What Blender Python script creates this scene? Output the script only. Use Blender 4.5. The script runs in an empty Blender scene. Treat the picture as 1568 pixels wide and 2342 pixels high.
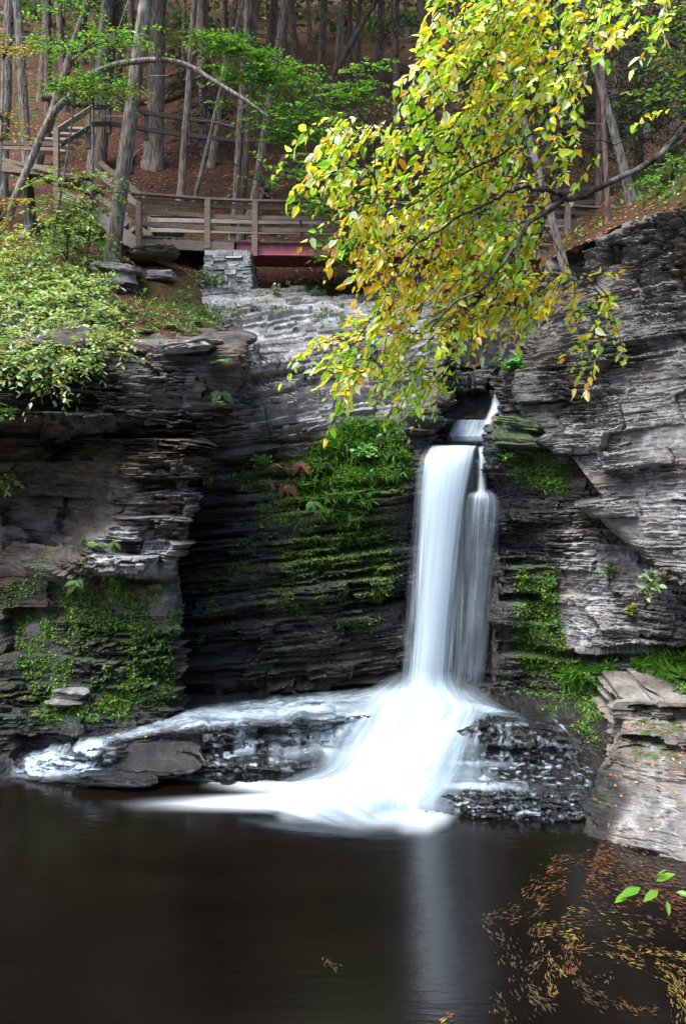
import bpy, math
import numpy as np
from mathutils import Vector

# ------------------------------------------------------------------ camera, sky, sun, exposure
F, CX, YH, H = 1822.0, 784.0, 980.0, 5.0          # focal length, centre, horizon (1568 x 2342 units) and eye height above the pool
sc = bpy.context.scene
COL = sc.collection
cam = bpy.data.cameras.new('camera')
cam.sensor_fit = 'VERTICAL'; cam.sensor_height = 36.0; cam.sensor_width = 24.0
cam.lens = F / 2342.0 * 36.0
cam.shift_y = -(1171.0 - YH) / 2342.0
cam.clip_start = 0.1; cam.clip_end = 400.0
cob = bpy.data.objects.new('camera', cam); COL.objects.link(cob)
cob.location = (0, 0, H); cob.rotation_euler = (math.radians(90), 0, 0)
sc.camera = cob

SUN_EL, SUN_AZ = math.radians(62), math.radians(226)     # compass azimuth, camera looks to 0 (+Y)
world = bpy.data.worlds.new('World'); sc.world = world; world.use_nodes = True
wn = world.node_tree.nodes; wl = world.node_tree.links
sky = wn.new('ShaderNodeTexSky'); sky.sky_type = 'NISHITA'; sky.sun_disc = False
sky.sun_elevation = SUN_EL; sky.sun_rotation = SUN_AZ
sky.dust_density = 1.4; sky.air_density = 1.0; sky.ozone_density = 1.0
wl.new(sky.outputs[0], wn['Background'].inputs[0]); wn['Background'].inputs[1].default_value = 0.15
sl = bpy.data.lights.new('sun', 'SUN'); sl.energy = 1.8; sl.angle = math.radians(32); sl.color = (1.0, 0.98, 0.95)
so = bpy.data.objects.new('sun', sl); COL.objects.link(so)
sd = Vector((math.sin(SUN_AZ) * math.cos(SUN_EL), math.cos(SUN_AZ) * math.cos(SUN_EL), math.sin(SUN_EL)))
so.rotation_euler = (-sd).to_track_quat('-Z', 'Y').to_euler()
so.location = sd * 60
sc.view_settings.view_transform = 'Standard'; sc.view_settings.look = 'None'
sc.view_settings.gamma = 1.0; sc.view_settings.exposure = 2.25
sc.cycles.max_bounces = 6; sc.cycles.diffuse_bounces = 3; sc.cycles.glossy_bounces = 3
sc.cycles.transparent_max_bounces = 16; sc.cycles.transmission_bounces = 3
sc.cycles.use_denoising = True

# ------------------------------------------------------------------ numeric helpers
def P(px, py, Y):
    px, py, Y = np.broadcast_arrays(np.asarray(px, float), np.asarray(py, float), np.asarray(Y, float))
    return np.stack([(px - CX) / F * Y, Y, H + (YH - py) / F * Y], -1)
def W(px, py, z=0.0):
    """point of the horizontal plane at height z seen at (px, py)"""
    Y = (H - z) * F / (np.asarray(py, float) - YH)
    return P(px, py, Y)
def pix(V):
    return CX + F * V[..., 0] / V[..., 1], YH - F * (V[..., 2] - H) / V[..., 1]

def hsh(*a):
    h = np.zeros(np.broadcast(*a).shape, np.uint32) + np.uint32(2166136261)
    with np.errstate(over='ignore'):
        for v in a:
            v = np.asarray(v).astype(np.int64).astype(np.uint32)
            h = (h ^ v) * np.uint32(16777619)
            h ^= h >> np.uint32(13); h *= np.uint32(0x5bd1e995); h ^= h >> np.uint32(15)
    return h.astype(np.float64) / 4294967295.0
def vn(x, y, z=0.0, seed=0):
    x, y, z = np.broadcast_arrays(np.asarray(x, float), np.asarray(y, float), np.asarray(z, float))
    xi, yi, zi = np.floor(x), np.floor(y), np.floor(z)
    fx, fy, fz = x - xi, y - yi, z - zi
    fx, fy, fz = [f * f * (3 - 2 * f) for f in (fx, fy, fz)]
    r = 0
    for a in (0, 1):
        for b in (0, 1):
            for c in (0, 1):
                w = (fx if a else 1 - fx) * (fy if b else 1 - fy) * (fz if c else 1 - fz)
                r = r + w * hsh(xi + a + 1000, yi + b + 1000, zi + c + 1000, np.int64(seed))
    return r
def fbm(x, y, z=0.0, seed=0, o=4):
    r, a, s = 0, .5, 0
    for k in range(o):
        r = r + a * vn(np.asarray(x) * 2**k, np.asarray(y) * 2**k, np.asarray(z) * 2**k, seed + k); s += a; a *= .5
    return r / s
def sstep(a, b, x):
    t = np.clip((x - a) / (b - a), 0, 1); return t * t * (3 - 2 * t)
def poly_sd(px, py, poly):
    """signed distance to a polygon, positive inside"""
    px = np.asarray(px, float); py = np.asarray(py, float)
    poly = np.asarray(poly, float); n = len(poly)
    d = np.full(px.shape, 1e9); ins = np.zeros(px.shape, bool)
    for i in range(n):
        a = poly[i]; b = poly[(i + 1) % n]
        ex, ey = b - a; wx, wy = px - a[0], py - a[1]
        t = np.clip((wx * ex + wy * ey) / (ex * ex + ey * ey + 1e-9), 0, 1)
        d = np.minimum(d, np.hypot(wx - t * ex, wy - t * ey))
        c = (a[1] > py) != (b[1] > py)
        ins ^= c & (px < (b[0] - a[0]) * (py - a[1]) / ((b[1] - a[1]) if b[1] != a[1] else 1e-9) + a[0])
    return np.where(ins, d, -d)
def soft(px, py, poly, w=20):
    return sstep(-w, w, poly_sd(px, py, poly))
def line_d(px, py, pts):
    d = np.full(np.shape(px), 1e9); pts = np.asarray(pts, float)
    for a, b in zip(pts[:-1], pts[1:]):
        e = b - a; t = np.clip(((px - a[0]) * e[0] + (py - a[1]) * e[1]) / (e @ e + 1e-9), 0, 1)
        d = np.minimum(d, np.hypot(px - a[0] - t * e[0], py - a[1] - t * e[1]))
    return d
def cr1(C, n):
    """Catmull-Rom resampling of C along axis 0 to n samples"""
    C = np.asarray(C, float); m = len(C)
    t = np.linspace(0, m - 1, n); i = np.clip(np.floor(t).astype(int), 0, m - 2); f = t - i
    f = f.reshape((-1,) + (1,) * (C.ndim - 1))
    p0 = C[np.clip(i - 1, 0, m - 1)]; p1 = C[i]; p2 = C[i + 1]; p3 = C[np.clip(i + 2, 0, m - 1)]
    return .5 * (2 * p1 + (p2 - p0) * f + (2 * p0 - 5 * p1 + 4 * p2 - p3) * f**2 + (3 * p1 - p0 - 3 * p2 + p3) * f**3)
def lin1(C, n):
    C = np.asarray(C, float); m = len(C)
    t = np.linspace(0, m - 1, n); i = np.clip(np.floor(t).astype(int), 0, m - 2)
    f = (t - i).reshape((-1,) + (1,) * (C.ndim - 1))
    return C[i] * (1 - f) + C[i + 1] * f
def surf_grid(C, nr, nc, linear=False):
    """control grid (rows, cols, 3) -> (nr, nc, 3); rows spaced evenly by arc length"""
    g = lin1 if linear else cr1
    C = np.asarray(C, float)
    A = g(np.swapaxes(g(C, 400), 0, 1), max(nc, 8) * 2); A = np.swapaxes(A, 0, 1)
    L = np.linalg.norm(np.diff(A, axis=0), axis=2).mean(1); s = np.r_[0, np.cumsum(L)]
    r = np.interp(np.linspace(0, s[-1], nr), s, np.arange(400.))
    i = np.clip(r.astype(int), 0, 398); f = (r - i)[:, None, None]; A = A[i] * (1 - f) + A[i + 1] * f
    L = np.linalg.norm(np.diff(A, axis=1), axis=2).mean(0); s = np.r_[0, np.cumsum(L)]
    r = np.interp(np.linspace(0, s[-1], nc), s, np.arange(float(A.shape[1])))
    i = np.clip(r.astype(int), 0, A.shape[1] - 2); f = (r - i)[None, :, None]
    return A[:, i] * (1 - f) + A[:, i + 1] * f
def grid_normals(G):
    du = np.gradient(G, axis=1); dv = np.gradient(G, axis=0)
    N = np.cross(dv, du); N /= np.linalg.norm(N, axis=2, keepdims=True) + 1e-9
    return N
def grid_quads(nr, nc):
    i = np.arange(nr - 1)[:, None] * nc + np.arange(nc - 1)[None]
    return np.stack([i, i + nc, i + nc + 1, i + 1], -1).reshape(-1, 4)

# ------------------------------------------------------------------ object helpers
def props(o, label=None, cat=None, group=None, kind=None):
    if label: o['label'] = label
    if cat: o['category'] = cat
    if group: o['group'] = group
    if kind: o['kind'] = kind
    return o
def mk(name, V, Q, mat, parent=None, label=None, cat=None, group=None, kind=None, cols=None, uv=None, smooth=False, base=None, mi=None):
    V = np.ascontiguousarray(np.asarray(V, float).reshape(-1, 3)); Q = np.asarray(Q, np.int32).reshape(-1, 4)
    off = np.zeros(3)
    if parent is not None: off = np.array(parent.get('_base', (0, 0, 0)), float)
    elif base is not None: off = np.asarray(base, float)
    m = bpy.data.meshes.new(name)
    m.vertices.add(len(V)); m.vertices.foreach_set('co', (V - off).astype(np.float32).ravel())
    m.loops.add(len(Q) * 4); m.loops.foreach_set('vertex_index', Q.ravel())
    m.polygons.add(len(Q)); m.polygons.foreach_set('loop_start', np.arange(0, len(Q) * 4, 4, dtype=np.int32))
    m.polygons.foreach_set('loop_total', np.full(len(Q), 4, np.int32))
    m.polygons.foreach_set('use_smooth', np.full(len(Q), smooth))
    m.update(calc_edges=True)
    for k, c in (cols or {}).items():
        c = np.asarray(c, np.float32)
        if c.ndim == 1: c = np.stack([c, c, c], -1)
        c = np.concatenate([c, np.ones((len(c), 1), np.float32)], 1)
        a = m.attributes.new(k, 'FLOAT_COLOR', 'POINT'); a.data.foreach_set('color', c.ravel())
    if uv is not None:
        l = m.uv_layers.new(name='UVMap'); l.data.foreach_set('uv', np.asarray(uv, np.float32)[Q.ravel()].ravel())
    for mm_ in (mat if isinstance(mat, (list, tuple)) else [mat]):
        if mm_ is not None: m.materials.append(mm_)
    if mi is not None: m.polygons.foreach_set('material_index', np.asarray(mi, np.int32))
    o = bpy.data.objects.new(name, m); COL.objects.link(o)
    if parent is not None: o.parent = parent
    else: o.location = off
    o['_base'] = [float(v) for v in off]
    return props(o, label, cat, group, kind)
def thing(name, loc, label, cat, group=None):
    o = bpy.data.objects.new(name, None); COL.objects.link(o)
    o.location = [float(v) for v in loc]; o['_base'] = [float(v) for v in loc]; o.empty_display_size = .2
    return props(o, label, cat, group)
class MB:
    """collects quads"""
    def __init__(s): s.v = []; s.q = []; s.n = 0; s.c = []; s.u = []; s.i = []
    def add(s, V, Q, col=None, uv=None, mi=0):
        V = np.asarray(V, float).reshape(-1, 3)
        s.v.append(V); s.q.append(np.asarray(Q, int).reshape(-1, 4) + s.n); s.n += len(V); s.i.append(np.full(len(s.q[-1]), mi))
        if col is not None: s.c.append(np.broadcast_to(np.asarray(col, float), (len(V), 3)))
        s.u.append(np.zeros((len(V), 2)) if uv is None else uv)
        return s
    def join(s, o, mi=1):
        for v, q in zip(o.v, o.q):
            s.add(v, q - q.min(), (.05, .04, .03), mi=mi)
        return s
    def build(s, name, mat, parent=None, **k):
        cols = k.pop('cols', None)
        if s.c: cols = {'col': np.concatenate(s.c)}
        if isinstance(mat, list): k['mi'] = np.concatenate(s.i)
        return mk(name, np.concatenate(s.v), np.concatenate(s.q), mat, parent, cols=cols, uv=np.concatenate(s.u), **k)
def tube(pts, rad, n=8, cap=True):
    pts = np.asarray(pts, float); rad = np.broadcast_to(np.asarray(rad, float), (len(pts),))
    T = np.gradient(pts, axis=0); T /= np.linalg.norm(T, axis=1, keepdims=True) + 1e-9
    ref = np.array([1., 0, 0]) if abs(T[:, 2]).mean() > .6 else np.array([0, 0, 1.])
    A = np.cross(T, ref); A /= np.linalg.norm(A, axis=1, keepdims=True) + 1e-9; B = np.cross(T, A)
    th = np.arange(n) / n * 2 * np.pi
    V = pts[:, None] + rad[:, None, None] * (A[:, None] * np.cos(th)[None, :, None] + B[:, None] * np.sin(th)[None, :, None])
    m = len(pts); i = np.arange(m - 1)[:, None] * n; j = np.arange(n)[None]; k = (j + 1) % n
    Q = np.stack([i + j, i + n + j, i + n + k, i + k], -1).reshape(-1, 4)
    L = np.r_[0, np.cumsum(np.linalg.norm(np.diff(pts, axis=0), axis=1))]
    uv = np.stack([np.broadcast_to(th / 6.28318, (m, n)), np.broadcast_to(L[:, None], (m, n))], -1).reshape(-1, 2)
    return V.reshape(-1, 3), Q, uv
def bar(a, b, w, h, up=(0, 0, 1)):
    """rectangular timber from a to b, w wide (sideways) and h high"""
    a = np.asarray(a, float); b = np.asarray(b, float); t = b - a; t /= np.linalg.norm(t)
    s = np.cross(t, up)
    if np.linalg.norm(s) < 1e-3: s = np.array([1., 0, 0])
    s /= np.linalg.norm(s); u = np.cross(s, t); c = .006
    prof = []
    hw, hh = w / 2, h / 2
    for x, y in ((-hw + c, -hh), (hw - c, -hh), (hw, -hh + c), (hw, hh - c), (hw - c, hh), (-hw + c, hh), (-hw, hh - c), (-hw, -hh + c)):
        prof.append(s * x + u * y)
    prof = np.array(prof)
    V = np.concatenate([a + prof, b + prof])
    j = np.arange(8); k = (j + 1) % 8
    Q = np.stack([j, k, k + 8, j + 8], -1).tolist()
    for o in (0, 8):
        for q in ([0, 1, 2, 7], [7, 2, 3, 6], [6, 3, 4, 5]):
            Q.append([o + x for x in (q if o else q[::-1])])
    return V, Q
def leaves(pos, d, up, L, Wd, fold=.25, bend=.0):
    """leaf blades: pos (n,3) base, d direction, up rough normal, L length, Wd width -> verts, quads"""
    pos = np.asarray(pos, float); n = len(pos)
    d = d / (np.linalg.norm(d, axis=1, keepdims=True) + 1e-9)
    s = np.cross(d, up); s /= np.linalg.norm(s, axis=1, keepdims=True) + 1e-9
    u = np.cross(s, d)
    L = np.broadcast_to(np.asarray(L, float), (n,))[:, None]; Wd = np.broadcast_to(np.asarray(Wd, float), (n,))[:, None]
    def pt(a, b, c): return pos + d * L * a + s * Wd * b + u * (Wd * c - L * bend * a * a)
    V = np.stack([pt(0, 0, 0), pt(.3, .46, fold * .46), pt(.68, .36, fold * .36), pt(1, 0, 0), pt(.68, -.36, fold * .36), pt(.3, -.46, fold * .46)], 1)
    b = np.arange(n)[:, None] * 6
    Q = np.stack([b + [0, 1, 2, 3], b + [0, 3, 4, 5]], 1)
    return V.reshape(-1, 3), Q.reshape(-1, 4)
def lcol(c, n=6): return np.repeat(np.asarray(c, float), n, axis=0)
def rnd_dir(rg, n, zbias=0.0):
    v = rg.normal(size=(n, 3)); v[:, 2] += zbias
    return v / np.linalg.norm(v, axis=1, keepdims=True)
def palette(rg, n, cols, w, jit=.18):
    c = np.array(cols)[rg.choice(len(cols), n, p=np.array(w) / np.sum(w))]
    return np.clip(c * (1 + rg.normal(0, jit, (n, 1))) * (1 + rg.normal(0, jit * .4, (n, 3))), .002, .95)

# ------------------------------------------------------------------ materials
class NT:
    def __init__(s, name):
        s.m = bpy.data.materials.new(name); s.m.use_nodes = True; s.t = s.m.node_tree
        s.t.nodes.clear(); s.out = s.t.nodes.new('ShaderNodeOutputMaterial')
    def n(s, typ, ins=None, **kw):
        nd = s.t.nodes.new('ShaderNode' + typ)
        for k, v in kw.items(): setattr(nd, k, v)
        for k, v in (ins or {}).items():
            sk = nd.inputs[k]
            if isinstance(v, bpy.types.NodeSocket): s.t.links.new(v, sk)
            else: sk.default_value = v
        return nd
    def noise(s, vec, scale, detail=4, rough=.55, dim='3D'):
        return s.n('TexNoise', {'Vector': vec, 'Scale': scale, 'Detail': detail, 'Roughness': rough}).outputs[0]
    def map(s, vec, scale=(1, 1, 1), rot=(0, 0, 0), loc=(0, 0, 0)):
        return s.n('Mapping', {'Vector': vec, 'Scale': scale, 'Rotation': rot, 'Location': loc}).outputs[0]
    def ramp(s, fac, stops, interp='LINEAR'):
        r = s.n('ValToRGB', {'Fac': fac}); r.color_ramp.interpolation = interp
        e = r.color_ramp.elements
        while len(e) < len(stops): e.new(.5)
        for el, (p, c) in zip(e, stops):
            el.position = p; el.color = (c, c, c, 1) if np.isscalar(c) else tuple(c) + (1,)
        return r.outputs[0]
    def mix(s, f, a, b, typ='MIX'):
        nd = s.n('Mix', data_type='RGBA', blend_type=typ)
        for k, v in ((0, f), (6, a), (7, b)):
            if isinstance(v, bpy.types.NodeSocket): s.t.links.new(v, nd.inputs[k])
            elif k == 0: nd.inputs[0].default_value = v
            else: nd.inputs[k].default_value = tuple(v) + (1,) if len(v) == 3 else v
        return nd.outputs[2]
    def math(s, op, a, b=0.0, clamp=False):
        nd = s.n('Math', operation=op, use_clamp=clamp)
        for k, v in ((0, a), (1, b)):
            if isinstance(v, bpy.types.NodeSocket): s.t.links.new(v, nd.inputs[k])
            else: nd.inputs[k].default_value = v
        return nd.outputs[0]
    def bump(s, h, strength=.5, dist=.02, normal=None):
        i = {'Height': h, 'Strength': strength, 'Distance': dist}
        if normal is not None: i['Normal'] = normal
        return s.n('Bump', i).outputs[0]
    def surface(s, sh): s.t.links.new(sh, s.out.inputs[0]); return s.m

def rock_material(name, dip=(0, 0, 0), dark=(.03, .028, .027), mid=(.12, .115, .112), light=(.30, .30, .31), moss_c=(.055, .10, .012), zs=9.0):
    t = NT(name); co = t.n('TexCoord').outputs['Object']
    at = t.n('Attribute', attribute_name='mask'); sp = t.n('SeparateColor', {'Color': at.outputs[0]})
    moss, wet, pale = sp.outputs[0], sp.outputs[1], sp.outputs[2]
    rc = t.map(co, rot=dip); mv = t.map(rc, (1.3, 1.3, zs * .5))
    n1 = t.math('ADD', t.math('MULTIPLY', t.noise(mv, 1.3, 7, .68), .55), t.math('MULTIPLY', t.noise(t.map(rc, (1, 1, 2.2)), 1.7, 7, .66), .45)); n2 = t.noise(co, 2.2, 5, .6); n3 = t.noise(t.map(rc, (1, 1, 3.5)), 9.0, 5, .65)
    base = t.ramp(n1, [(.34, dark), (.49, mid), (.66, light)])
    base = t.mix(t.ramp(n3, [(.35, .75), (.62, 0.)]), base, t.mix(1.0, base, (.5, .48, .46), 'MULTIPLY'))
    stain = t.ramp(n2, [(.52, 0.), (.68, .5)])
    base = t.mix(stain, base, (.17, .105, .065))
    lich = t.ramp(t.noise(co, 4.5, 7, .7), [(.49, 0.), (.60, 1.)])
    lf = t.math('MULTIPLY', lich, t.math('MULTIPLY', pale, .75))
    base = t.mix(lf, base, (.50, .51, .50))
    base = t.mix(t.math('MULTIPLY', pale, .32), base, (.40, .395, .39))
    wd = t.mix(1.0, base, (.10, .09, .08), 'MULTIPLY')
    base = t.mix(wet, base, wd)
    geo = t.n('NewGeometry'); nz = t.n('SeparateXYZ', {'Vector': geo.outputs['Normal']}).outputs[2]
    mn = t.noise(co, 5.5, 6, .68)
    mf = t.math('ADD', t.math('MULTIPLY', moss, 1.15), t.math('MULTIPLY', nz, .22))
    mf = t.math('SUBTRACT', t.math('ADD', mf, t.math('MULTIPLY', t.math('SUBTRACT', mn, .5), 2.0)), .62)
    mf = t.math('MULTIPLY', t.math('MULTIPLY', mf, 3.0, True), t.math('MULTIPLY', moss, 3.0, True), True)
    mc = t.ramp(t.noise(co, 14, 4, .6), [(.3, tuple(c * .45 for c in moss_c)), (.55, moss_c), (.75, tuple(c * 1.5 for c in moss_c))])
    base = t.mix(mf, base, mc)
    rough = t.math('SUBTRACT', .86, t.math('MULTIPLY', wet, .74)); rough = t.math('ADD', rough, t.math('MULTIPLY', mf, .5), True)
    fine = t.noise(t.map(rc, (3, 3, 16)), 5.0, 8, .7)
    h = t.math('ADD', t.math('MULTIPLY', n1, .5), fine)
    h = t.math('ADD', h, t.math('MULTIPLY', t.noise(co, 60, 3), t.math('MULTIPLY', mf, 1.2)))
    h = t.math('ADD', h, t.math('MULTIPLY', t.noise(t.map(rc, (1, 1, 1.8)), 22, 5, .7), t.math('ADD', .35, t.math('MULTIPLY', wet, 3.6))))
    b = t.bump(h, 1.0, .04)
    p = t.n('BsdfPrincipled', {'Base Color': base, 'Roughness': rough, 'Normal': b, 'Specular IOR Level': t.math('ADD', .4, t.math('MULTIPLY', wet, .6), True), 'Coat Weight': t.math('MULTIPLY', t.math('MULTIPLY', wet, .5), t.math('SUBTRACT', 1.0, mf), True), 'Coat Roughness': .10, 'Coat IOR': 1.7, 'Coat Normal': b})
    return t.surface(p.outputs[0])
def leaf_material(name, rough=.42, trans=.38, spec=.5):
    t = NT(name); c = t.n('Attribute', attribute_name='col').outputs[0]
    vein = t.noise(t.n('TexCoord').outputs['Object'], 35, 2)
    c2 = t.mix(t.ramp(vein, [(.3, .35), (.7, 0.)]), c, t.mix(1.0, c, (.7, .72, .6), 'MULTIPLY'))
    p = t.n('BsdfPrincipled', {'Base Color': c2, 'Roughness': rough, 'Specular IOR Level': spec})
    tr = t.n('BsdfTranslucent', {'Color': t.mix(1.0, c2, (1.25, 1.3, .7), 'MULTIPLY')})
    return t.surface(t.n('MixShader', {0: trans, 1: p.outputs[0], 2: tr.outputs[0]}).outputs[0])
def bark_material(name, a, b, lich=(.3, .32, .28), lf=.5):
    t = NT(name); uv = t.n('UVMap').outputs[0]; co = t.n('TexCoord').outputs['Object']
    v = t.map(co, (9, 9, 1.3)); n = t.noise(v, 2.6, 7, .68); n2 = t.noise(co, 3.5, 5, .65)
    vo = t.n('TexVoronoi', {'Vector': t.map(co, (16, 16, 2.2)), 'Scale': 1.6, 'Randomness': 1.0}).outputs[0]
    c = t.ramp(t.math('ADD', t.math('MULTIPLY', n, .6), t.math('MULTIPLY', vo, .45)), [(.26, tuple(x * .8 for x in a)), (.40, a), (.66, b)])
    c = t.mix(t.ramp(n2, [(.54, 0.), (.66, lf)]), c, lich)
    c = t.mix(t.ramp(t.noise(co, 1.1, 3), [(.35, .6), (.6, 0.)]), c, t.mix(1.0, c, (.6, .55, .5), 'MULTIPLY'))
    bm = t.bump(t.math('ADD', n, t.math('MULTIPLY', vo, .6)), .8, .05)
    return t.surface(t.n('BsdfPrincipled', {'Base Color': c, 'Roughness': .9, 'Normal': bm, 'Specular IOR Level': .2}).outputs[0])
def wood_material(name, a, b, moss=.2):
    t = NT(name); co = t.n('TexCoord').outputs['Object']
    n = t.noise(t.map(co, (2.2, 3, 22)), 2.5, 6, .65); n2 = t.noise(co, 2.0, 5, .6)
    c = t.ramp(n, [(.3, a), (.65, b)])
    c = t.mix(t.ramp(n2, [(.5, 0.), (.68, moss)]), c, (.09, .10, .04))
    bm = t.bump(n, .6, .012)
    return t.surface(t.n('BsdfPrincipled', {'Base Color': c, 'Roughness': .82, 'Normal': bm}).outputs[0])
def silk_material(name, su=26, sv=1.1, lo=.30, hi=.62, tint=(.52, .635, .71), con=8.5, det=5, shade=.80):
    """falling or running water: white threads with gaps between them, thinner where 'dens' is low"""
    t = NT(name); uv = t.n('UVMap').outputs[0]
    d = t.n('SeparateColor', {'Color': t.n('Attribute', attribute_name='dens').outputs[0]}).outputs[0]
    s1 = t.noise(t.map(uv, (su, sv, 1)), 1.0, det, .6); s2 = t.noise(t.map(uv, (su * .28, sv * .8, 1), loc=(3, 7, 0)), 1.0, 3, .5)
    s = t.math('ADD', t.math('MULTIPLY', s1, .55), t.math('MULTIPLY', s2, .45))
    md = t.math('MULTIPLY', t.math('SUBTRACT', s, .5), t.math('MULTIPLY', t.math('SUBTRACT', 1.12, d), con))
    a = t.math('MULTIPLY', d, t.math('ADD', 1.18, md), True)
    a = t.math('MAXIMUM', a, 0.0, True)
    col = t.ramp(s1, [(.3, tuple(c * shade for c in tint)), (.65, tint)])
    df = t.n('BsdfDiffuse', {'Color': col}); tr = t.n('BsdfTranslucent', {'Color': col})
    gl = t.n('BsdfGlossy', {'Color': (1, 1, 1, 1), 'Roughness': .35})
    w = t.n('MixShader', {0: .35, 1: df.outputs[0], 2: tr.outputs[0]})
    w = t.n('MixShader', {0: .05, 1: w.outputs[0], 2: gl.outputs[0]})
    tp = t.n('BsdfTransparent')
    return t.surface(t.n('MixShader', {0: a, 1: tp.outputs[0], 2: w.outputs[0]}).outputs[0])

M = {}
M['rock_left'] = rock_material('layered shale with painted shade', (0, math.radians(1), 0), (.013, .011, .0095), (.056, .047, .038), (.17, .155, .135))  # tones lowered to put the overhang's shade into the rock colour
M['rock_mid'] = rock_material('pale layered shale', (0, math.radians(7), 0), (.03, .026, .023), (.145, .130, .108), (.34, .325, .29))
M['rock_right'] = rock_material('grey layered shale', (0, math.radians(5), 0), (.028, .025, .023), (.120, .110, .095), (.30, .29, .27))
M['rock_wet'] = rock_material('wet black shale', (0, 0, 0), (.03, .025, .022), (.10, .085, .075), (.22, .20, .18), zs=12)
M['leaf'] = leaf_material('broad leaf'); M['leaf_gloss'] = leaf_material('glossy leaf', .26, .6, .8)
M['needle'] = leaf_material('hemlock needles', .6, .2, .3); M['grass'] = leaf_material('grass blade', .5, .3, .4)
M['litter'] = leaf_material('fallen leaf', .7, .1, .3)
M['bark_grey'] = bark_material('grey bark', (.07, .058, .048), (.235, .20, .165), (.30, .30, .265), .45)
M['bark_brown'] = bark_material('brown bark', (.085, .062, .05), (.28, .215, .17), (.25, .24, .2), .3)
M['bark_red'] = bark_material('reddish bark', (.055, .038, .031), (.19, .13, .105), (.16, .15, .12), .25)
M['bark_branch'] = bark_material('dark branch bark', (.016, .013, .011), (.06, .05, .043), (.28, .29, .26), .75)
M['wood'] = wood_material('weathered timber', (.075, .048, .032), (.22, .155, .11), .35)
M['wood_dark'] = wood_material('damp timber', (.028, .02, .016), (.09, .068, .052), .25)
M['wood_pale'] = wood_material('pale timber', (.16, .125, .105), (.36, .30, .26), .1)

# ------------------------------------------------------------------ rock: every cliff is a sheet of bedded shale
SHEETS = []
def C3(px, py, Y): return P(px, py, Y)
def strata(G, u, seed, big=(.18, .5), small=(.025, .085), ab=.22, as_=.075, dip=0.0, dy=0.0, lump=1.0, blen=1.0):
    rg = np.random.default_rng(seed)
    X, Y, Z = G[..., 0], G[..., 1], G[..., 2]
    t = Z - dip * X - dy * Y + .22 * (fbm(X * .45, Y * .45, Z * .5, seed, 3) - .5) + .045 * (fbm(X * 1.6, Y * 1.6, Z * 1.8, seed + 5, 3) - .5) + .022 * (vn(X * 7, Y * 7, Z * 5, seed + 6) - .5) + 20
    def lay(lo, hi):
        c = np.cumsum(lo + (hi - lo) * rg.random(int(60 / lo))**2); k = np.searchsorted(c, t); p = np.where(k > 0, c[np.maximum(k - 1, 0)], 0)
        return k, (t - p) / np.maximum(c[np.minimum(k, len(c) - 1)] - p, 1e-6)
    kb, fb = lay(*big); ks, fs = lay(*small); kt, ft = lay(small[0] * .55, small[1] * .5)
    wob = .30 * (vn(X * 3, Y * 3, Z * 5, seed + 9) - .5) + .10 * (vn(X * 12, Y * 12, Z * 12, seed + 8) - .5)
    blk = np.floor((u + wob) / (.5 + 1.1 * hsh(kb, np.int64(3))) + 7 * hsh(kb, np.int64(1)))
    blk2 = np.floor((u + wob) / (blen * (.10 + .55 * hsh(ks, np.int64(8))**2)) + 9 * hsh(ks, np.int64(2)))
    blk3 = np.floor((u + wob * .6) / (blen * (.06 + .2 * hsh(kt, np.int64(18)))) + 9 * hsh(kt, np.int64(12)))
    jf = np.abs(((u + wob) / (.5 + 1.1 * hsh(kb, np.int64(3))) + 7 * hsh(kb, np.int64(1))) % 1.0); jw = np.minimum(jf, 1 - jf) * (.5 + 1.1 * hsh(kb, np.int64(3)))
    A = .15 + 1.7 * sstep(.36, .66, fbm(X * .8, Y * .8, Z * 1.4, seed + 11, 3))          # where the face is broken into plates, where smooth
    A = A * lump + (1 - lump) * 1.1
    B = .3 + 1.2 * sstep(.35, .6, fbm(X * .5, Y * .5, Z * .7, seed + 12, 2))
    h2 = hsh(ks, blk2, np.int64(seed)); h3 = hsh(kt, blk3, np.int64(seed))
    d = B * (ab * .7 * (hsh(kb, np.int64(seed)) - .5) + ab * 1.6 * lump * (hsh(kb, blk, np.int64(seed)) - .5) + ab * .3 * (fb - .5))
    d += A * as_ * (.45 * (hsh(ks, np.int64(seed + 1)) - .5) + 1.5 * (h2 - .5) - 1.3 * (h2 > .86) + .55 * (fs - .5) + .8 * (h3 - .5) - .6 * (h3 > .85))
    d += as_ * .5 * (vn(u * 2.2, ks * 3.7, 0, seed + 2) - .5)
    d -= .07 * (jw < .016) * (hsh(kb, np.int64(77)) > .3)
    d += .42 * lump * (fbm(X * .8, Y * .8, Z * .9, seed + 3, 4) - .5) + .05 * (fbm(X * 9, Y * 9, Z * 13, seed + 4, 4) - .5)
    return d
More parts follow.
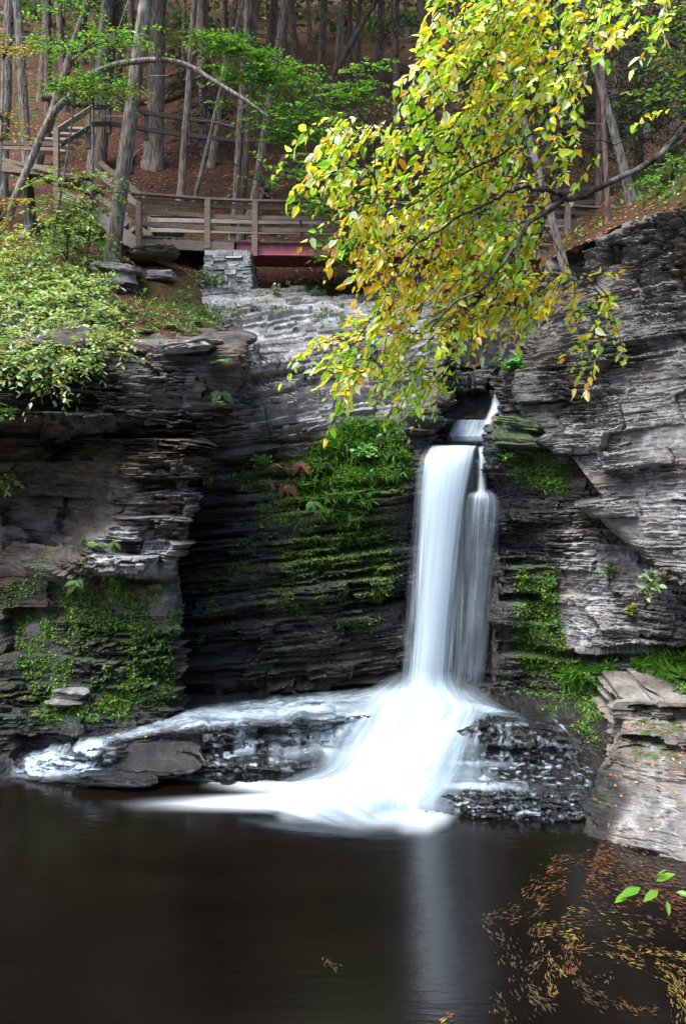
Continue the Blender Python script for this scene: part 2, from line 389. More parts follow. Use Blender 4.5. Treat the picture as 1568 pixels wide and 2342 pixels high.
def rock_sheet(name, ctrl, nr, nc, mat, maskf, seed, label=None, cat=None, kind='structure', amp=1.0, hz=.25, upcut=.5, calm=None, grit=0.0, **kw):
    G = surf_grid(ctrl, nr, nc)
    N = grid_normals(G)
    if (N * (np.array([0, 0, H]) - G)).sum() < 0: N = -N
    Nh = N * np.array([1, 1, hz]); Nh /= np.linalg.norm(Nh, axis=2, keepdims=True) + 1e-6
    flat = sstep(.45, .95, np.abs(N[..., 2]))[..., None]
    D = Nh * (1 - flat) + N * flat
    du = np.linalg.norm(np.diff(G, axis=1), axis=2).mean(0); u = np.r_[0, np.cumsum(du)][None, :] + np.zeros((nr, 1))
    d = strata(G, u, seed, **kw) * amp * (1 - upcut * flat[..., 0])
    if calm is not None:
        qx, qy = pix(G); d = d * (1 - .75 * soft(qx, qy, calm, 30)) - .07 * soft(qx, qy, calm, 30)
    G = G + D * d[..., None]
    if grit:
        q = G; gr = np.abs(vn(q[..., 0] * 13, q[..., 1] * 13, q[..., 2] * 22, seed + 60) - .5) + .6 * np.abs(vn(q[..., 0] * 27, q[..., 1] * 27, q[..., 2] * 40, seed + 61) - .5)
        G = G + N * (grit * (gr - .3))[..., None]
    px, py = pix(G)
    m = np.clip(maskf(px, py, G), 0, 1) if maskf else np.zeros(G.shape)
    NN = grid_normals(G)
    if (NN * (np.array([0, 0, H]) - G)).sum() < 0: NN = -NN
    SHEETS.append(dict(name=name, V=G.reshape(-1, 3), N=NN.reshape(-1, 3), px=px.ravel(), py=py.ravel(), m=m.reshape(-1, 3), nr=nr, nc=nc))
    o = mk(name, G, grid_quads(nr, nc), mat, label=label, cat=cat, kind=kind, cols={'mask': m.reshape(-1, 3)})
    return o
def masks(moss, wet, pale):
    def f(px, py, G):
        out = []
        for lst in (moss, wet, pale):
            v = np.zeros(px.shape)
            for a, w, poly in lst:
                v = np.maximum(v, a * soft(px, py, poly, w))
            out.append(v)
        return np.stack(out, -1)
    return f
def box(x0, y0, x1, y1): return [(x0, y0), (x1, y0), (x1, y1), (x0, y1)]

# left overhanging cliff
cols = [-420, -100, 60, 180, 285, 400]
rows = [(745, [13.9] * 6, 560, 13.9), (772, [12.9, 12.8, 12.8, 12.7, 12.7, 12.7], 552, 12.9), (790, [12.2, 12.15, 12.1, 12.05, 12.0, 12.0], 548, 12.15),
        (850, [12.0, 12.0, 12.05, 12.0, 11.85, 11.85], 545, 12.1), (920, [11.85, 11.85, 11.85, 11.85, 11.85, 11.95], 532, 12.25),
        (966, [12.1, 12.1, 12.05, 12.05, 12.0, 12.05], 504, 12.5), (984, [13.7, 13.7, 13.7, 13.5, 12.5, 12.1], 485, 12.45), (1040, [14.0, 14.0, 14.0, 13.7, 12.6, 12.1], 438, 12.35),
        (1100, [14.0, 14.0, 14.0, 13.6, 12.4, 11.9], 442, 12.0), (1180, [13.8, 13.8, 13.7, 13.2, 12.2, 11.9], 442, 12.05),
        (1240, [13.4, 13.4, 13.3, 12.7, 12.0, 11.95], 418, 12.15), (1290, [13.1, 13.1, 13.0, 12.3, 11.9, 11.9], 408, 12.05),
        (1340, [12.8, 12.8, 12.8, 12.6, 12.35, 12.3], 398, 12.4), (1420, [12.6, 12.6, 12.6, 12.5, 12.4, 12.3], 406, 12.5),
        (1520, [12.5, 12.45, 12.4, 12.35, 12.3, 12.3], 412, 12.5), (1600, [12.35, 12.3, 12.25, 12.2, 12.2, 12.2], 412, 12.45),
        (1650, [12.1, 12.1, 12.05, 12.05, 12.1, 12.1], 420, 12.35), (1720, [11.95, 11.95, 11.95, 12.0, 12.0, 12.0], 430, 12.3), (1790, [11.8] * 6, 430, 12.2)]
ctrl = []
for py, Ys, ex, eY in rows:
    px = [c * (min(ex - 70, 400) / 400 if c > 285 else 1) for c in cols] + [ex, ex - 8, ex - 30]
    ctrl.append(C3(px, [py] * 9, Ys + [eY, eY + .9, 14.9]))
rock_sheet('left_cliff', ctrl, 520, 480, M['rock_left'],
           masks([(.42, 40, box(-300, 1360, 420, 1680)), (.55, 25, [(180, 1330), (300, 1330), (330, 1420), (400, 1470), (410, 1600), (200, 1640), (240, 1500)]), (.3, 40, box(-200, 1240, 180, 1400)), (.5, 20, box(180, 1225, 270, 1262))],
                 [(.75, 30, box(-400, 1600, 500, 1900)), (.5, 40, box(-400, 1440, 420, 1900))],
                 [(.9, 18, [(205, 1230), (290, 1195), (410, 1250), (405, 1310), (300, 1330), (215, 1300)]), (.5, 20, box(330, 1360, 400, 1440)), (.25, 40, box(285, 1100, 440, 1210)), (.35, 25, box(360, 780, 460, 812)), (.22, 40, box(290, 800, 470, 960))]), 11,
           label='overhanging shale cliff on the left, colour darkened for shade, with a mossy foot', cat='cliff', ab=.26, as_=.09, small=(.025, .08))

# middle wall with pale shelf slabs above and a wet face below
cols = [330, 420, 480, 560, 700, 850, 950, 1000]
rows = [([610, 610, 620, 650, 670, 670, 660, 660], [18.5] * 8), ([655, 655, 655, 672, 690, 700, 712, 730], [17.2, 17.2, 17.0, 17.0, 17.0, 16.8, 16.6, 16.5]),
        ([720, 715, 712, 716, 726, 740, 760, 780], [16.0, 15.9, 15.8, 15.8, 15.8, 15.7, 15.6, 15.5]),
        ([820, 810, 805, 800, 800, 810, 820, 830], [15.0, 15.0, 15.0, 14.9, 14.9, 15.0, 14.9, 14.8]), ([920, 910, 905, 900, 895, 895, 895, 895], [14.7, 14.5, 14.4, 14.3, 14.3, 14.4, 14.4, 14.3]),
        ([1010, 1010, 1010, 1005, 985, 955, 940, 940], [14.6, 14.3, 14.15, 13.9, 13.8, 13.8, 13.8, 13.8]),
        ([1050, 1050, 1050, 1045, 1020, 985, 965, 965], [14.6, 14.5, 14.4, 14.1, 13.7, 13.5, 13.6, 13.6]),
        ([1100, 1100, 1100, 1100, 1090, 1080, 1070, 1060], [14.6, 14.4, 14.2, 13.9, 13.5, 13.2, 13.25, 13.3]),
        ([1200] * 8, [14.5, 14.2, 13.95, 13.6, 13.4, 13.2, 13.2, 13.25]), ([1350] * 8, [14.4, 14.05, 13.8, 13.55, 13.4, 13.3, 13.25, 13.25]),
        ([1500] * 8, [14.2, 13.9, 13.7, 13.5, 13.3, 13.2, 13.2, 13.25]), ([1572] * 8, [14.1, 13.85, 13.7, 13.5, 13.4, 13.25, 13.25, 13.3]),
        ([1596] * 8, [14.2, 14.0, 13.9, 13.75, 13.6, 13.5, 13.5, 13.5]), ([1670] * 8, [13.8] * 8)]
ctrl = [C3(cols + [1012, 1018], list(p) + [p[-1], p[-1]], list(Y) + [Y[-1] + .9, max(Y[-1] + 2.0, 16.2)]) for p, Y in rows]
bank = [(690, 1010), (780, 950), (930, 955), (948, 1100), (900, 1170), (840, 1200), (690, 1200), (600, 1230), (560, 1190), (640, 1110), (690, 1080)]
rock_sheet('middle_cliff', ctrl, 620, 560, M['rock_mid'],
           masks([(.7, 40, bank), (.62, 50, box(600, 1180, 900, 1330)), (.75, 15, box(845, 1225, 900, 1385)), (.5, 50, box(440, 1250, 880, 1430)), (.35, 40, box(540, 1330, 760, 1600)), (.5, 20, box(420, 690, 560, 760)), (.35, 30, box(560, 680, 790, 730)), (.4, 20, box(540, 1040, 620, 1150))],
                 [(.9, 35, [(300, 1120), (540, 1120), (640, 1200), (900, 1200), (925, 1060), (1060, 1030), (1060, 1700), (300, 1700)]), (.55, 20, box(900, 960, 1020, 1200))],
                 [(1.0, 25, [(455, 660), (560, 665), (1010, 720), (1010, 905), (900, 930), (640, 985), (540, 1020), (530, 850), (470, 740)])]), 23,
           label='pale sloping shale ledges above a wet black rock face beside the waterfall', cat='cliff', dip=.16, ab=.34, as_=.14, lump=.4, blen=4.5, small=(.04, .15), calm=[(925, 1000), (1035, 1000), (1035, 1640), (900, 1640)], upcut=.0, hz=.45, grit=.008)

# face behind the falling water
ctrl = [C3([925, 980, 1040, 1100, 1150, 1200], [py] * 6, Y) for py, Y in
        [(985, [15.2] * 6), (1003, [14.6] * 6), (1016, [13.9] * 6), (1024, [13.5, 13.45, 13.45, 13.5, 13.5, 13.5]), (1050, [13.45, 13.4, 13.4, 13.4, 13.4, 13.4]), (1125, [13.4] * 6), (1140, [13.3, 13.3, 13.3, 13.15, 13.15, 13.2]),
         (1300, [13.3] * 3 + [13.2] * 3), (1420, [13.3] * 3 + [13.15] * 3), (1540, [13.25] * 6), (1560, [13.1] * 6), (1620, [12.9] * 6), (1690, [12.6] * 6)]]
rock_sheet('fall_face', ctrl, 330, 160, M['rock_wet'], masks([(.3, 30, box(1090, 1150, 1160, 1300))], [(1, 10, box(800, 900, 1300, 1800))], []), 31,
           label='wet black rock face behind the falling water', cat='cliff', amp=.8, grit=.09)
# little gorge above the lip
ctrl = [C3([940, 1010, 1060, 1110, 1170, 1240, 1330], [py] * 7, Y) for py, Y in
        [(600, [23.0] * 7), (650, [20.5] * 7), (700, [18.8] * 7), (770, [17.3] * 7), (808, [16.6] * 7), (826, [16.1] * 7), (850, [15.9] * 7), (960, [15.5, 15.6, 15.7, 15.6, 15.4, 15.2, 15.0]), (985, [15.1] * 7), (1012, [14.5] * 7)]]
rock_sheet('gorge_rock', ctrl, 240, 200, M['rock_wet'], masks([(.25, 30, box(950, 690, 1300, 830))], [(.95, 20, box(900, 740, 1320, 1100)), (.8, 30, box(900, 590, 1320, 760))], []), 37,
           label='wet dark rock step in the gorge above the waterfall lip', cat='cliff')

# right slab
top = [(1262, 592), (1350, 552), (1420, 522), (1500, 497), (1568, 470), (1700, 425), (1960, 320)]
bot = [(1192, 965), (1272, 1028), (1345, 1122), (1432, 1235), (1520, 1318), (1660, 1385), (1960, 1490)]
Yc = np.array([13.1, 12.45, 12.0, 11.6, 11.2, 10.6, 9.6])
edge = [(0, 1290), (.3, 1262), (.5, 1205), (.65, 1178), (.82, 1168), (1, 1190)]
ctrl = []
for r, dYy in [(.05, 2.4), (.015, .9), (0, .12), (.08, 0.), (.2, .08), (.35, .05), (.5, .0), (.65, -.03), (.8, -.1), (.93, -.2), (1.0, -.2), (1.02, .35), (1.03, 1.3)]:
    row = []
    ex = np.interp(r, *zip(*edge))
    for k in range(7):
        x = top[k][0] * (1 - r) + bot[k][0] * r; y = top[k][1] * (1 - r) + bot[k][1] * r
        if k == 0:
            x = ex; row += [P(ex - 4, y, Yc[0] + dYy + 2.4), P(ex - 2, y, Yc[0] + dYy + .7)]
        row.append(P(x, y, Yc[k] + dYy))
    ctrl.append(row)
rock_sheet('right_cliff', ctrl, 600, 480, M['rock_right'],
           masks([(.35, 20, box(1290, 560, 1420, 600))], [(.35, 30, box(1150, 860, 1240, 1000))],
                 [(.55, 60, [(1240, 960), (1330, 880), (1600, 840), (2000, 800), (2000, 1500), (1568, 1330), (1480, 1260), (1330, 1090)]), (.85, 40, [(1430, 1100), (1520, 1060), (1650, 1060), (1650, 1250), (1470, 1230)]), (.25, 60, box(1400, 600, 2000, 860))]), 41,
           label='tall grey shale cliff with thin slanting beds on the right', cat='cliff', dip=.09, ab=.25, as_=.06, small=(.02, .08), big=(.22, .7))

# lower right wall under the overhang
cols = [1118, 1150, 1200, 1280, 1360, 1450, 1568, 1760, 1960]
def rwall(o): return [a + b for a, b in zip([12.95, 12.85, 12.8, 12.5, 12.2, 11.9, 11.6, 10.9, 10.2], o)]
z9 = [0] * 9
rows = [(948, [1.6, 1.0, .5, .9, 1.2, 1.2, 1.2, 1.2, 1.2]), (962, [.6, .35, .2, .7, 1.0, 1.2, 1.2, 1.2, 1.2]), (985, [.1, 0, 0, .2, .6, .9, 1.1, 1.1, 1.1]), (1040, [-.05, -.1, -.05, 0, .4, .7, .9, .9, .9]),
        (1110, [.1, .05, 0, .1, .2, .5, .7, .7, .7]), (1200, [.25, .2, .2, .1, .1, .3, .4, .4, .4]), (1300, [.2, .15, .15, .05, 0, .05, .2, .2, .2]), (1385, [-.05, -.05, .1, .05, 0, 0, 0, 0, 0]),
        (1470, [.05, .1, .1, -.05, -.15, -.15, -.1, -.1, -.1]), (1489, [.05, .1, .1, .0, -.12, -.1, -.1, -.1, -.1]), (1500, [.05, .05, .15, .3, .3, .25, .1, 0, 0]), (1555, [-.05, .0, .1, .2, .2, .1, 0, -.1, -.1]),
        (1600, [-.1, -.15, -.15, 0, .0, -.1, -.3, -.3, -.3]), (1650, [-.6, -.7, -.8, -.7, -.6, -.5, -.6, -.5, -.5]), (1740, [-1.0, -1.0, -1.0, -.95, -.9, -.8, -.8, -.7, -.7]), (1800, [-1.1, -1.1, -1.1, -1.0, -1.0, -.9, -.9, -.8, -.8])]
ctrl = [[P(1110 if r > 1000 else 1130, r, 12.95 + o[0] + 1.2)] + [P(c, r, y) for c, y in zip(cols, rwall(o))] for r, o in rows]
rock_sheet('lower_right_cliff', ctrl, 480, 400, M['rock_right'],
           masks([(.8, 25, [(1165, 1290), (1270, 1290), (1300, 1480), (1380, 1540), (1300, 1570), (1180, 1550), (1165, 1420)]), (.75, 25, [(1140, 1000), (1240, 1010), (1310, 1090), (1300, 1140), (1150, 1110)]), (.6, 20, box(1140, 945, 1230, 1010)), (.34, 30, [(1120, 1560), (1500, 1560), (1440, 1660), (1380, 1740), (1280, 1650), (1130, 1640)]), (.3, 30, box(1130, 1130, 1280, 1290)), (.6, 30, box(1430, 1490, 1700, 1580)), (.3, 20, box(1340, 1380, 1480, 1500))],
                 [(.85, 30, [(1000, 960), (1220, 1000), (1290, 1130), (1270, 1320), (1170, 1350), (1170, 1500), (1300, 1560), (1500, 1580), (1440, 1900), (1000, 1900)]), (.5, 20, box(1280, 1490, 1480, 1560))],
                 [(.8, 25, [(1280, 1200), (1400, 1230), (1600, 1380), (1700, 1480), (1480, 1490), (1290, 1480), (1300, 1330)])]), 43,
           label='blocky lichen spotted wall under the right overhang with a dripping mossy side', cat='cliff', dip=.02, ab=.24, as_=.06, big=(.14, .36), calm=[(1060, 1110), (1150, 1110), (1150, 1580), (1060, 1600)], grit=.06)

SPLASH = [(800, 1590), (930, 1540), (1040, 1540), (1110, 1600), (1085, 1660), (1070, 1760), (1060, 1830), (700, 1850), (640, 1800), (760, 1750), (790, 1690)]
# ledges at the foot of the fall
def ledge(name, px, zb, Yb, ze, Ye, seed, step, label, nr=190, nc=420, wetf=None):
    px = np.array(px, float); R = []
    n = len(px); A = lambda v: np.broadcast_to(np.asarray(v, float), (n,))
    zb, Yb, ze, Ye = map(A, (zb, Yb, ze, Ye)); st, so_ = map(A, step)
    for z, Y in ((zb, Yb), (zb * .45 + ze * .55, Yb * .4 + Ye * .6), (ze, Ye + .12), (ze - .05, Ye), (ze * .5 + st * .5, Ye - .03), (st + .02, Ye - .06), (st - .01, Ye - so_), (st * .4 - .05, Ye - so_ - .05), (-.25 + 0 * zb, Ye - so_ - .1)):
        R.append(np.stack([(px - CX) / F * Y, Y, z], -1))
    return R
LPX = [-260, -60, 60, 150, 260, 370, 480, 620, 700, 780, 880, 980]
LCT = ledge('left_ledge', LPX, [.0, .02, .08, .18, .32, .42, .48, .54, .58, .63, .75, .85], 13.6, [.02, .05, .14, .30, .50, .62, .72, .76, .78, .8, .82, .85],
            [11.6, 11.55, 11.5, 11.45, 11.4, 11.45, 11.5, 11.55, 11.6, 11.6, 11.7, 11.8], 51, ([-.1, -.1, .02, .1, .3, .34, .30, .30, .30, .30, .3, .3], [.1, .1, .12, .15, .12, .12, .28, .42, .45, .3, .3, .3]), '')
rock_sheet('left_ledge', LCT, 210, 560, M['rock_wet'], masks([(.15, 30, box(300, 1680, 480, 1760))], [(1, 5, box(-500, 1000, 1100, 2000))], [(.3, 20, box(300, 1672, 475, 1720))]), 53,
           label='low wet black ledge running left from the foot of the fall', cat='rock ledge', ab=.10, as_=.05, big=(.1, .25), small=(.02, .06), amp=.9, upcut=.45, calm=SPLASH, grit=.10)
rpx = np.array([960, 1030, 1100, 1180, 1260, 1320, 1365, 1410, 1460], float)
rr = [([1640, 1620, 1590, 1590] + [1600, 1620, 1660, 1700, 1740], 12.7), ([1680, 1650, 1632, 1636, 1645, 1675, 1705, 1740, 1770], 11.8), ([1700, 1670, 1652, 1656, 1662, 1700, 1735, 1765, 1790], 11.4), ([1715, 1685, 1664, 1668, 1676, 1712, 1742, 1772, 1795], 11.3),
      ([1735, 1735, 1735, 1738, 1742, 1755, 1765, 1785, 1800], 11.22), ([1752, 1752, 1752, 1752, 1755, 1765, 1775, 1792, 1805], 11.0), ([1800] * 6 + [1805, 1812, 1820], 10.55), ([1818, 1814, 1814, 1816, 1816, 1818, 1822, 1828, 1834], 10.38),
      ([1890, 1888, 1890, 1895, 1900, 1900, 1900, 1890, 1880], 10.15), ([1940] * 9, 10.05)]
RCT = [P(rpx, p, Y) for p, Y in rr]
rock_sheet('right_ledge', RCT, 240, 300, M['rock_wet'], masks([(.2, 15, box(1130, 1715, 1230, 1740))], [(1, 5, box(500, 1000, 1700, 2200))], []), 57,
           label='stepped wet black ledge right of the white cascade', cat='rock ledge', ab=.06, as_=.045, big=(.07, .18), small=(.015, .05), amp=1.0, upcut=.25, calm=SPLASH, grit=.11)

# leaf-strewn shelf rock in the lower right corner: stepped slabs above a slope that dips into the pool
ctrl = []
for z, Y, xl, dl in [(1.36, 11.9, 3.9, .2), (1.30, 10.75, 3.82, .15), (1.27, 10.68, 3.80, .15), (1.09, 10.66, 3.78, .15), (1.05, 10.62, 3.76, .15), (1.02, 10.3, 3.62, .2), (.99, 10.24, 3.6, .2), (.86, 10.22, 3.58, .25), (.83, 10.18, 3.56, .3), (.78, 9.95, 3.42, .4), (.60, 9.75, 3.3, .5), (.32, 9.42, 3.12, .65), (.06, 9.12, 2.98, .78), (-.12, 9.02, 2.93, .82), (-.4, 8.98, 2.9, .85)]:
    ctrl.append([(xl - .05, Y + dl + .5, min(z, .5) - .9), (xl - .04, Y + dl + .1, z - .35), (xl, Y + dl, z - .04), (xl + .35, Y + dl * .6, z), (4.3, Y - .02, z + .02), (5.2, Y - .12, z + .06), (8.2, Y - .5, z + .2)])
rock_sheet('shelf_rock', ctrl, 240, 240, M['rock_mid'], masks([(.45, 15, box(1440, 1610, 1568, 1760)), (.4, 20, [(1330, 1760), (1400, 1760), (1430, 1820), (1330, 1930), (1290, 1900)])],
           [(.75, 18, [(1280, 1740), (1400, 1760), (1440, 1830), (1400, 1900), (1380, 1950), (1480, 1975), (1568, 2000), (1568, 2060), (1280, 2000)])],
           [(.6, 30, [(1400, 1850), (1480, 1790), (1600, 1780), (2000, 1760), (2000, 2000), (1568, 1985), (1400, 1930)]), (.3, 30, box(1440, 1600, 1900, 1790))]), 61,
           label='broad pale grey shelf rock sprinkled with fallen leaves at the pool edge', cat='rock', dip=.03, ab=.10, as_=.045, big=(.1, .24), upcut=.82, amp=.75)

# ------------------------------------------------------------------ earth banks and the forested hillside
def ground_material():
    t = NT('leaf littered earth'); co = t.n('TexCoord').outputs['Object']
    n = t.noise(co, 1.4, 6, .65); n2 = t.noise(co, 16, 5, .7); n3 = t.noise(co, .55, 4, .6)
    c = t.ramp(n2, [(.3, (.030, .014, .009)), (.5, (.10, .042, .025)), (.72, (.22, .098, .055))])
    c = t.mix(t.ramp(n, [(.35, .7), (.6, 0.)]), c, (.045, .028, .018))
    at = t.n('SeparateColor', {'Color': t.n('Attribute', attribute_name='mask').outputs[0]}).outputs[0]
    g = t.math('MULTIPLY', t.ramp(t.math('ADD', n3, t.math('MULTIPLY', n2, .3)), [(.60, 0.), (.74, .85)]), t.math('ADD', at, .35), True)
    c = t.mix(g, c, (.045, .065, .012))
    b = t.bump(t.math('ADD', n2, n), 1.0, .12)
    return t.surface(t.n('BsdfPrincipled', {'Base Color': c, 'Roughness': .95, 'Normal': b, 'Specular IOR Level': .1}).outputs[0])
M['ground'] = ground_material()
def hill_z(X, Y):
    z = np.interp(Y, [16, 18, 19.5, 21, 25, 35, 45, 60, 95], [7.0, 7.9, 8.5, 10.1, 13.3, 20.2, 27, 37.5, 62])
    z = z - 1.7 * np.exp(-((X - 2.6) / 1.6)**2) * (1 - sstep(20, 26, Y))
    z = z + .05 * np.maximum(-X - 6, 0) + .12 * np.maximum(X - 5, 0)
    return z + 1.0 * (fbm(X * .16, Y * .16, 0, 5, 4) - .5) + .25 * (fbm(X * .9, Y * .9, 0, 6, 4) - .5)
gx = np.r_[np.linspace(-45, -16, 40)[:-1], np.linspace(-16, 16, 260), np.linspace(16, 45, 40)[1:]]
gy = np.r_[np.linspace(17.2, 30, 160)[:-1], np.linspace(30, 95, 150)]
GX, GY = np.meshgrid(gx, gy); G = np.stack([GX, GY, hill_z(GX, GY)], -1)
px, py = pix(G); mm = np.zeros(G.shape); mm[..., 0] = np.maximum.reduce([.6 * soft(px, py, box(50, 200, 250, 330), 40), .5 * soft(px, py, box(430, 230, 560, 330), 40), .4 * soft(px, py, box(500, 500, 800, 680), 40)])
mk('hillside', G, grid_quads(len(gy), len(gx)), M['ground'], kind='structure', label='steep reddish brown leaf covered hillside rising behind the bridge', cat='hillside', cols={'mask': mm.reshape(-1, 3)}, smooth=True)
SHEETS.append(dict(name='hillside', V=G.reshape(-1, 3), N=(lambda n: n * np.sign(n[:, 2:3]))(grid_normals(G).reshape(-1, 3)), px=px.ravel(), py=py.ravel(), m=mm.reshape(-1, 3)))
def bank_sheet(name, ctrl, nr, nc, label, moss):
    G = surf_grid(ctrl, nr, nc); N = grid_normals(G); N *= np.sign(N[..., 2:3])
    X, Y, Z = G[..., 0], G[..., 1], G[..., 2]
    G = G + N * (.35 * (fbm(X * .8, Y * .8, 0, 71, 4) - .45) + .10 * (fbm(X * 5, Y * 5, 0, 72, 3) - .5))[..., None]
    px, py = pix(G); m = np.zeros(G.shape)
    m[..., 0] = np.max([a * soft(px, py, p, 30) for a, p in moss], axis=0)
    SHEETS.append(dict(name=name, V=G.reshape(-1, 3), N=N.reshape(-1, 3), px=px.ravel(), py=py.ravel(), m=m.reshape(-1, 3)))
    return mk(name, G, grid_quads(nr, nc), M['ground'], kind='structure', label=label, cat='bank', cols={'mask': m.reshape(-1, 3)}, smooth=True)
ctrl = [C3([-500, -200, 60, 200, 320, 420, 480, 540], p, Y) for p, Y in [([805, 800, 795, 792, 790, 790, 810, 860], [12.3, 12.2, 12.2, 12.2, 12.3, 12.5, 13.2, 14.0]), ([760, 755, 745, 742, 740, 745, 770, 820], [13.0] * 5 + [13.3, 13.9, 14.6]),
        ([690, 690, 690, 690, 695, 705, 725, 780], [14.2, 14.2, 14.2, 14.2, 14.5, 15.0, 15.5, 16.0]), ([610, 620, 630, 635, 642, 655, 675, 730], [15.8, 15.8, 15.8, 15.9, 16.2, 16.5, 16.8, 17.2]), ([540, 550, 565, 575, 592, 616, 640, 690], [17.4, 17.4, 17.4, 17.4, 17.6, 17.8, 18.0, 18.2]),
        ([470, 480, 500, 515, 530, 550, 570, 600], [19.2, 19.2, 19.4, 19.4, 19.6, 19.8, 20, 20.2]), ([400, 410, 425, 435, 440, 450, 460, 480], [22.5] * 8)]]
bank_sheet('left_bank', ctrl, 200, 220, 'brown earth bank under the pale green shrubs on the left', [(.6, box(-300, 500, 260, 800)), (.8, box(380, 690, 560, 800)), (.3, box(300, 600, 480, 660))])
ctrl = [[P(c, p + k, y) for p, y in zip(ps, ys)] for c, k, ps, ys in [
    (1262, -2, [592, 585, 570, 555, 500], [13.15, 14.4, 16.5, 19, 23]), (1350, -2, [552, 530, 510, 490, 450], [12.6, 14.0, 16.2, 19, 23]), (1420, -2, [522, 485, 465, 445, 405], [12.15, 13.5, 16, 19, 23]),
    (1500, -2, [497, 450, 425, 405, 360], [11.75, 13, 15.5, 18.5, 22.5]), (1568, -2, [470, 415, 385, 360, 320], [11.35, 12.6, 15, 18, 22]), (1700, -2, [425, 350, 315, 285, 250], [10.75, 12, 14.5, 17.5, 21.5]), (2000, 0, [310, 230, 190, 150, 110], [9.7, 11, 13.8, 17, 21])]]
ctrl = np.swapaxes(np.array(ctrl), 0, 1)
bank_sheet('right_bank', ctrl, 160, 180, 'leaf covered slope on top of the right cliff', [(.3, box(1450, 300, 1700, 480))])

ang = np.radians(np.linspace(290, 72, 150))[None]; rad_ = np.array([8.4, 9.0, 9.8, 11, 12.5, 15, 19, 24, 32, 45.])[:, None]; zz = np.array([-.4, .3, 1.8, 3.8, 5.8, 8.5, 11.5, 15, 20, 27.])[:, None]
jr = 1 + .10 * (fbm(ang * 6, rad_ * .2, 0, 81, 3) - .5)
G = surf_grid(np.stack([np.sin(ang) * rad_ * jr, 3 + np.cos(ang) * rad_ * jr, zz + 0 * ang], -1), 120, 260, True); G[..., 2] += .5 * (fbm(G[..., 0] * .6, G[..., 1] * .6, 0, 82, 4) - .5)
mk('unseen_gorge_bank', G, grid_quads(120, 260), M['ground'], kind='structure', label='unseen steep bank around the pool, added to block low skylight', cat='bank', cols={'mask': np.full(120 * 260, .6)}, smooth=True)  # out of view beside and behind the camera, added to cut low skylight

# ------------------------------------------------------------------ water
def water_material():
    t = NT('dark pool water'); co = t.n('TexCoord').outputs['Object']
    f = t.n('SeparateColor', {'Color': t.n('Attribute', attribute_name='dens').outputs[0]}).outputs[0]
    n = t.noise(t.map(co, (2.2, 9, 1)), 1.0, 4, .6); n2 = t.noise(t.map(co, (.5, 1.4, 1)), 1.0, 3, .5)
    b = t.bump(t.math('ADD', n, t.math('MULTIPLY', n2, 1.5)), .13, .03)
    c = t.ramp(n2, [(.35, (.0022, .0013, .0008)), (.7, (.0045, .0027, .0016))])
    p = t.n('BsdfPrincipled', {'Base Color': c, 'Roughness': .18, 'Normal': b, 'IOR': 1.62, 'Specular IOR Level': 1.0})
    st = t.noise(t.map(co, (1.6, 7, 1)), 1.0, 5, .6)
    fa = t.math('ADD', t.math('MULTIPLY', f, 1.25), t.math('MULTIPLY', t.math('SUBTRACT', st, .55), t.math('MULTIPLY', f, 1.1)), True)
    d = t.n('BsdfDiffuse', {'Color': (.86, .91, .95, 1)})
    return t.surface(t.n('MixShader', {0: fa, 1: p.outputs[0], 2: d.outputs[0]}).outputs[0])
M['pool'] = water_material()
M['silk'] = silk_material('falling water', 24, .55); M['silk_run'] = silk_material('running water', 9, 1.1, con=6.5, det=3); M['silk_soft'] = silk_material('churned white water', 7, .9, con=4.5, det=3, tint=(.45, .555, .625), shade=.70)
M['silk_thin'] = silk_material('thin trickling water', 46, .8)
gx = np.linspace(-9, 7.5, 330); gy = np.r_[np.linspace(-4, 8.5, 120)[:-1], np.linspace(8.5, 14, 150)]
GX, GY = np.meshgrid(gx, gy); G = np.stack([GX, GY, 0 * GX], -1)
Gs = G.copy(); Gs[..., 1] = np.maximum(Gs[..., 1], 3); px, py = pix(Gs)
foam = np.maximum.reduce([
    1.0 * sstep(-42, 50, poly_sd(px, py, [(640, 1790), (760, 1740), (1060, 1740), (1060, 1790), (1030, 1830), (1005, 1862), (975, 1878), (935, 1878), (905, 1866), (820, 1866), (740, 1850), (660, 1848)])),
    .95 * sstep(430, 700, px) * sstep(-22, 12, poly_sd(px, py, [(470, 1788), (620, 1775), (760, 1740), (760, 1806), (640, 1804), (540, 1796)])),
    .95 * sstep(240, 720, px) * sstep(-18, 14, poly_sd(px, py, [(240, 1842), (600, 1825), (720, 1812), (780, 1850), (640, 1846)])),
    .0 * sstep(60, 6, line_d(px, py, [(-100, 1880), (60, 1858), (260, 1846)])),
    .85 * sstep(-12, 10, poly_sd(px, py, [(20, 1757), (110, 1752), (250, 1752), (255, 1763), (140, 1774), (60, 1768)])),
    .4 * sstep(-10, 8, poly_sd(px, py, [(400, 1772), (500, 1774), (640, 1778), (500, 1790)]))])
rockhole = soft(px, py, [(840, 1835), (890, 1826), (920, 1840), (925, 1866), (850, 1868)], 22)
foam = foam * (1 - .35 * rockhole)
G[..., 2] += .05 * foam
mk('water', G, grid_quads(len(gy), len(gx)), M['pool'], kind='structure', label='still dark brown plunge pool at the foot of the falls', cat='pool', cols={'dens': foam.ravel()}, smooth=True)

